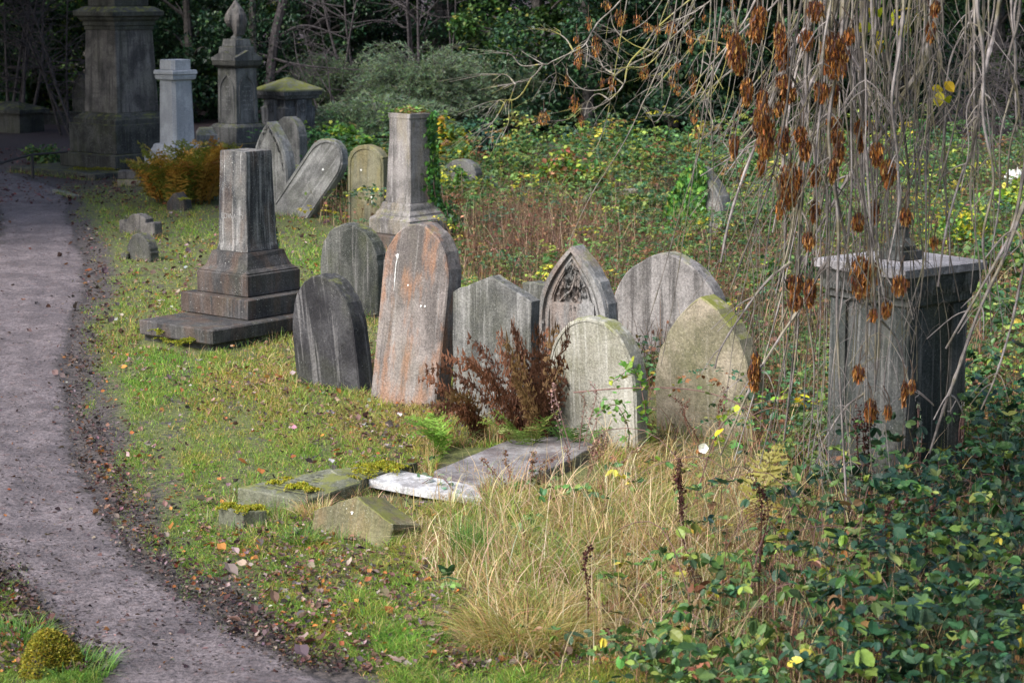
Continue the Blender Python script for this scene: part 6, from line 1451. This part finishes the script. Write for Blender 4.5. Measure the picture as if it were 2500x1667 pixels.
def weeping_ash():
    base = Vector((6.6, 12.2, 0)); t = thing('weeping_ash', 'weeping ash with hanging bare branches and bunches of orange-brown keys', 'tree', Matrix.Translation(base)); b = np.array(base)
    acc = Acc(); tube(acc, np.array(spline([(6.6, 12.2, -.2), (6.5, 12.2, 1.5), (6.3, 12.1, 3.5), (5.9, 12, 5.2)], 14)) - b, np.linspace(.26, .17, 14), 10); acc.build('trunk', M_BARK, t)
    limbs = [[(5.9, 12, 5.2), (4.8, 11.7, 6.0), (3.2, 11.5, 5.9), (1.9, 11.5, 5.2), (1.2, 11.6, 4.6)], [(5.9, 12, 5.2), (4.6, 12.6, 5.8), (3.4, 12.9, 5.5), (2.6, 12.8, 4.9)], [(5.9, 12, 5.2), (4.6, 11.0, 5.7), (3.6, 10.7, 5.3), (3.0, 10.8, 4.6)], [(6.3, 12.1, 3.6), (5.2, 11.6, 5.0), (4.2, 11.5, 5.0), (3.5, 11.6, 4.3)]]
    LP = []
    for q in limbs:
        P = np.array(spline(q, 20)); LP.append(P); acc = Acc(); tube(acc, P - b, np.linspace(.12, .035, 20), 8); acc.build('limb', M_BARK, t)
    LP = np.concatenate(LP)
    # hand-placed branches : points in the photo's frame, each at its own distance
    H = [([(2062, -160), (2030, -20), (1990, 40), (1940, 110), (1918, 170), (1885, 245), (1850, 340), (1815, 430), (1780, 540), (1760, 640)], 11.5, .016, .006, 6),
         ([(2020, 40), (2055, 70), (2075, 130), (2110, 190), (2140, 280), (2180, 360), (2220, 420)], 11.4, .010, .005, 3),
         ([(1918, 165), (1950, 220), (1970, 290), (1985, 360), (1990, 420)], 11.4, .008, .004, 2),
         ([(2310, -120), (2300, -10), (2270, 90), (2258, 150), (2200, 240), (2150, 330), (2080, 420), (2010, 540), (1960, 640)], 12.2, .022, .006, 6),
         ([(2460, -160), (2440, 0), (2425, 90), (2410, 150), (2390, 270), (2370, 380), (2350, 420), (2310, 560), (2290, 700)], 11.2, .012, .005, 5),
         ([(2560, 60), (2500, 420), (2470, 560), (2420, 660), (2350, 780), (2310, 850)], 10.9, .013, .005, 4),
         ([(2600, 260), (2500, 500), (2455, 620), (2390, 760), (2340, 900), (2300, 1010), (2270, 1105)], 10.8, .012, .006, 4),
         ([(2590, 480), (2510, 620), (2470, 790), (2430, 920), (2395, 1000)], 11.2, .009, .004, 4),
         ([(2540, -80), (2482, 0), (2478, 120), (2480, 250), (2483, 320)], 11.6, .008, .004, 1),
         ([(2070, -130), (2030, 60), (2000, 160), (1970, 240), (1955, 400), (1945, 520), (1920, 640)], 11.7, .014, .005, 4),
         ([(1980, -140), (1900, 0), (1830, 60), (1760, 130), (1700, 200)], 11.9, .009, .003, 2),
         ([(1910, -140), (1830, 30), (1780, 110), (1740, 190), (1710, 240)], 12.0, .008, .003, 2),
         ([(1930, 640), (1870, 690), (1810, 770), (1760, 850), (1745, 900)], 11.5, .008, .004, 4),
         ([(2015, 640), (1960, 740), (1900, 830), (1840, 930), (1790, 1040), (1760, 1110)], 11.3, .010, .004, 5),
         ([(2150, 780), (2190, 830), (2215, 920), (2222, 960)], 11.4, .007, .004, 2),
         ([(1985, 330), (1900, 350), (1830, 360), (1760, 400), (1710, 430)], 11.8, .006, .003, 3),
         ([(2110, 960), (2060, 1000), (2010, 1080), (1995, 1130)], 11.4, .007, .003, 3)]
    nb = 0
    for pts, Y, r0, r1, tw in H:
        P = spline([atY(x, y, Y + .12 * math.sin(i * 1.3)) for i, (x, y) in enumerate(pts)], 34)
        acc = Acc(); knobbly(acc, P - b, r0, r1, .11, 6, tw, .22)
        if pts[0][1] < -50:
            j = np.argmin(np.linalg.norm(LP - P[0], axis=1)); tube(acc, spline([LP[j], (LP[j] + P[0]) / 2 + np.array([0, 0, .08]), P[0]], 8) - b, r0 * 1.1, 6)
        acc.build('hanging_branch', M_TWIG, t); nb += 1
    # the curtain of long shoots
    while nb < 84:
        g = RNG.uniform()
        x0 = RNG.normal(2085, 125) if g < .62 else RNG.uniform(1960, 2500)
        x1 = x0 + (RNG.normal(-60, 70) if x0 < 2060 else RNG.normal(-5, 38)); 
        if g >= .9: x1 = x0 - RNG.uniform(60, 260)
        y1 = RNG.choice([RNG.uniform(560, 800), RNG.uniform(800, 1240)], p=[.55, .45]) if x0 < 2250 else RNG.uniform(380, 900)
        Y = RNG.uniform(10.7, 12.6); ym = -150; k = 7
        ys = np.linspace(ym, y1, k); xs = x0 + (x1 - x0) * (np.linspace(0, 1, k) ** 1.6) + np.concatenate([[0], RNG.normal(0, 9, k - 1)]); bow = RNG.normal(0, 14) * np.sin(np.linspace(0, math.pi, k)); xs = xs + bow
        P = spline([atY(x, y, Y + RNG.normal(0, .03)) for x, y in zip(xs, ys)], 40)
        r0 = RNG.choice([.0055, .008, .0115], p=[.45, .37, .18]); acc = Acc(); knobbly(acc, P - b, r0, r0 * .42, RNG.uniform(.09, .14), 5, RNG.integers(2, 8), .26)
        j = np.argmin(np.linalg.norm(LP - P[0], axis=1)); tube(acc, spline([LP[j], (LP[j] + P[0]) / 2 + np.array([0, 0, .1]), P[0]], 8) - b, r0, 5)
        acc.build('hanging_branch', M_TWIG if RNG.uniform() < .5 else M_TWIGD, t); nb += 1
    acc = Acc()
    for i in range(80):
        x0 = RNG.normal(2070, 170) if RNG.uniform() < .78 else RNG.uniform(1900, 2520); x1 = x0 + (RNG.normal(-90, 90) if x0 < 2080 else RNG.normal(-12, 50)); y1 = RNG.uniform(300, 1150) if x0 < 2260 else RNG.uniform(250, 900); Y = RNG.uniform(10.9, 12.7)
        if RNG.uniform() < .22: x1 = x0 - RNG.uniform(80, 330)
        ys = np.linspace(-150, y1, 7); xs = x0 + (x1 - x0) * np.linspace(0, 1, 7) ** 1.5 + np.concatenate([[0], RNG.normal(0, 10, 6)])
        P = spline([atY(x, y, Y) for x, y in zip(xs, ys)], 30); knobbly(acc, P - b, RNG.uniform(.003, .0055), .0018, .1, 4, RNG.integers(1, 6), .22)
    o_ = acc.build('fine_shoots', M_TWIGD, t); o_['kind'] = 'stuff'
    for i, (x, y, L_, w_) in enumerate(FRONT):
        Y = RNG.uniform(10.65, 11.3); s_ = Y / F; p = np.array(atY(x, y, Y)) - b; acc = Acc()
        ms = int(np.clip(round(L_ * w_ / 1500), 1, 7)); NK = int(np.clip(L_ * w_ / 6, 80, 1000))
        for q_ in range(ms):
            f_ = q_ / max(1, ms - 1) if ms > 1 else 0; lq = L_ * s_ * (1 if ms == 1 else RNG.uniform(.36, .62)); wq = w_ * s_ * (1 if ms == 1 else RNG.uniform(.5, .85)); c_ = p + np.array([RNG.uniform(-.5, .5) * (w_ * s_ - wq) * 1.1, RNG.normal(0, .02), -f_ * (L_ * s_ - lq) * RNG.uniform(.85, 1.1)])
            keys(acc, c_, lq, wq, max(26, int(NK / ms * RNG.uniform(.7, 1.2)))); tube(acc, spline([c_ + np.array([RNG.normal(0, .03), 0, .07]), c_, c_ - np.array([0, 0, lq * .5])], 6), .0022, 4, (.12, .08, .06))
        tube(acc, spline([p + np.array([RNG.normal(0, .02), .02, .10]), p + np.array([0, 0, .03]), p + np.array([0, 0, -L_ * s_ * .6])], 8), .003, 4, (.12, .08, .06)); acc.build('key_bunch', M_SEED, t)
    # last yellow leaves high in the crown
    acc = Acc(); 
    for (x, y) in ((2140, 30), (2200, 35), (2225, 45), (2120, 70), (2300, 225), (2140, 110)):
        n = 5; P = np.array([atY(x + RNG.normal(0, 14), y + RNG.normal(0, 10), 12.0) for _ in range(n)]) - b; inst(acc, T_OV, P, rots(RNG.uniform(0, 6.28, n), RNG.normal(-.8, .4, n), RNG.normal(0, .6, n)), RNG.uniform(.06, .1, n), palette(n, [(.42, .40, .03), (.5, .42, .04)], [1, 1], .15))
    acc.build('yellow_leaves', M_LEAF, t)
weeping_ash()

def rear_ash():
    base = Vector((7.4, 25.5, 0)); b = np.array(base); t = thing('ash_tree', 'lichened ash behind, its curved drooping twigs hung with small brown key bunches', 'tree', Matrix.Translation(base))
    acc = Acc(); tube(acc, np.array(spline([(7.4, 25.5, -.2), (7.3, 25.4, 2), (7.1, 25.3, 4.5), (6.6, 25.2, 7.5)], 14)) - b, np.linspace(.3, .2, 14), 10); acc.build('trunk', M_BARK, t)
    lp = [np.array(spline([(7.2, 25.4, 3.8), (5.6, 24.8, 4.6), (4.0, 24.4, 4.4), (2.6, 24.2, 4.0)], 16)), np.array(spline([(7.1, 25.3, 4.4), (5.0, 24.6, 5.4), (2.8, 24.4, 5.0), (1.4, 24.3, 4.2)], 16))]
    for P in lp: acc = Acc(); tube(acc, P - b, np.linspace(.13, .05, 16), 8); acc.build('limb', M_BARK, t)
    LP = np.concatenate(lp)
    poly = [[z2(*q) for q in l] for l in ([(2700, -100), (2500, 60), (2352, 190), (2290, 290), (2180, 410), (2150, 540), (2060, 640), (1960, 690), (1870, 700), (1800, 760), (1690, 775)], [(2600, 120), (2352, 330), (2220, 400), (2100, 480), (2060, 560), (1900, 575), (1800, 490), (1790, 440)], [(2300, -200), (2100, 40), (2000, 130), (1950, 200), (1900, 290), (1830, 330), (1700, 390), (1640, 410), (1500, 330)], [(1640, 410), (1560, 500), (1460, 530), (1300, 560)], [(1460, 540), (1420, 660), (1415, 780), (1370, 880)], [(2500, 380), (2352, 560), (2280, 640), (2250, 710)], [(2000, -150), (2060, 40), (2090, 180), (2200, 280), (2330, 330)], [(1950, 200), (2020, 260), (2070, 330), (2000, 290)], [(1640, 410), (1500, 420), (1430, 350), (1330, 340)], [(1830, 330), (1780, 250), (1700, 200), (1640, 190)], [(2100, 480), (2020, 430), (1950, 300), (1840, 350)], [(1560, 500), (1500, 600), (1440, 640), (1360, 640), (1290, 700)], [(1700, 390), (1720, 480), (1700, 570), (1660, 600)], [(2150, 540), (2080, 480), (2060, 420), (2000, 440)], [(1460, 540), (1400, 480), (1310, 480)], [(2060, 640), (1990, 600), (1930, 640), (1900, 740)], [(1400, 640), (1330, 760), (1270, 830)])]
    poly += [[z3(*q) for q in l] for l in ([(360, -150), (355, 0), (345, 180), (310, 330), (290, 470), (250, 620)], [(560, 400), (400, 520), (320, 640), (365, 780), (340, 860), (230, 915)], [(400, 400), (200, 700), (100, 740), (0, 690)], [(700, 450), (530, 680), (440, 880), (450, 930), (540, 1050)], [(300, -120), (220, 60), (180, 180), (220, 240), (300, 260), (380, 265)], [(200, -120), (170, 40), (110, 300), (60, 420), (-20, 480)], [(480, -100), (280, 60), (140, 130), (-60, 250)], [(340, 180), (250, 280), (150, 400), (60, 440), (30, 560)], [(600, 120), (480, 200), (380, 180), (270, 230)], [(120, 130), (60, 300), (-60, 420), (-180, 430)])]
    rng = np.random.default_rng(5); nb = 0
    def br(pts, Y, r0, r1, tw, root_):
        P = spline([atY(x, y, Y + .15 * math.sin(i * .9)) for i, (x, y) in enumerate(pts)], 30); acc = Acc(); knobbly(acc, P - b, r0, r1, .16, 5, tw, .42)
        if root_: j = np.argmin(np.linalg.norm(LP - P[0], axis=1)); tube(acc, spline([LP[j], (LP[j] + P[0]) / 2 + np.array([0, 0, .1]), P[0]], 8) - b, r0, 5)
        acc.build('drooping_twig', M_TWIGL, t)
    for i, pts in enumerate(poly): br(pts, 24.2 + .3 * math.sin(i * 2.1), (.013 if len(pts) > 5 else .009), .004, 4, pts[0][1] < 0)
    for i in range(16):
        x0 = rng.uniform(1500, 2000); y0 = rng.uniform(-140, -60); dx = rng.uniform(-260, 60); dy = rng.uniform(180, 480)
        pts = [(x0, y0), (x0 + dx * .25, y0 + dy * .45), (x0 + dx * .45, y0 + dy * .8), (x0 + dx * .7, y0 + dy * .95), (x0 + dx, y0 + dy * .82)]
        br(pts, rng.uniform(23.6, 24.9), .008, .003, 4, True)
    for (x, y, L_, w_) in REAR:
        Y = RNG.uniform(23.8, 24.5); s_ = Y / F; p = np.array(atY(x, y, Y)) - b; acc = Acc(); keys(acc, p, L_ * s_, w_ * s_ * 1.15, int(np.clip(L_ * w_ / 8, 40, 240)), sc=1.15)
        tube(acc, [p + np.array([0, 0, .12]), p, p + np.array([0, 0, -L_ * s_ * .6])], .004, 4, (.12, .08, .06)); acc.build('key_bunch', M_SEED, t)
rear_ash()
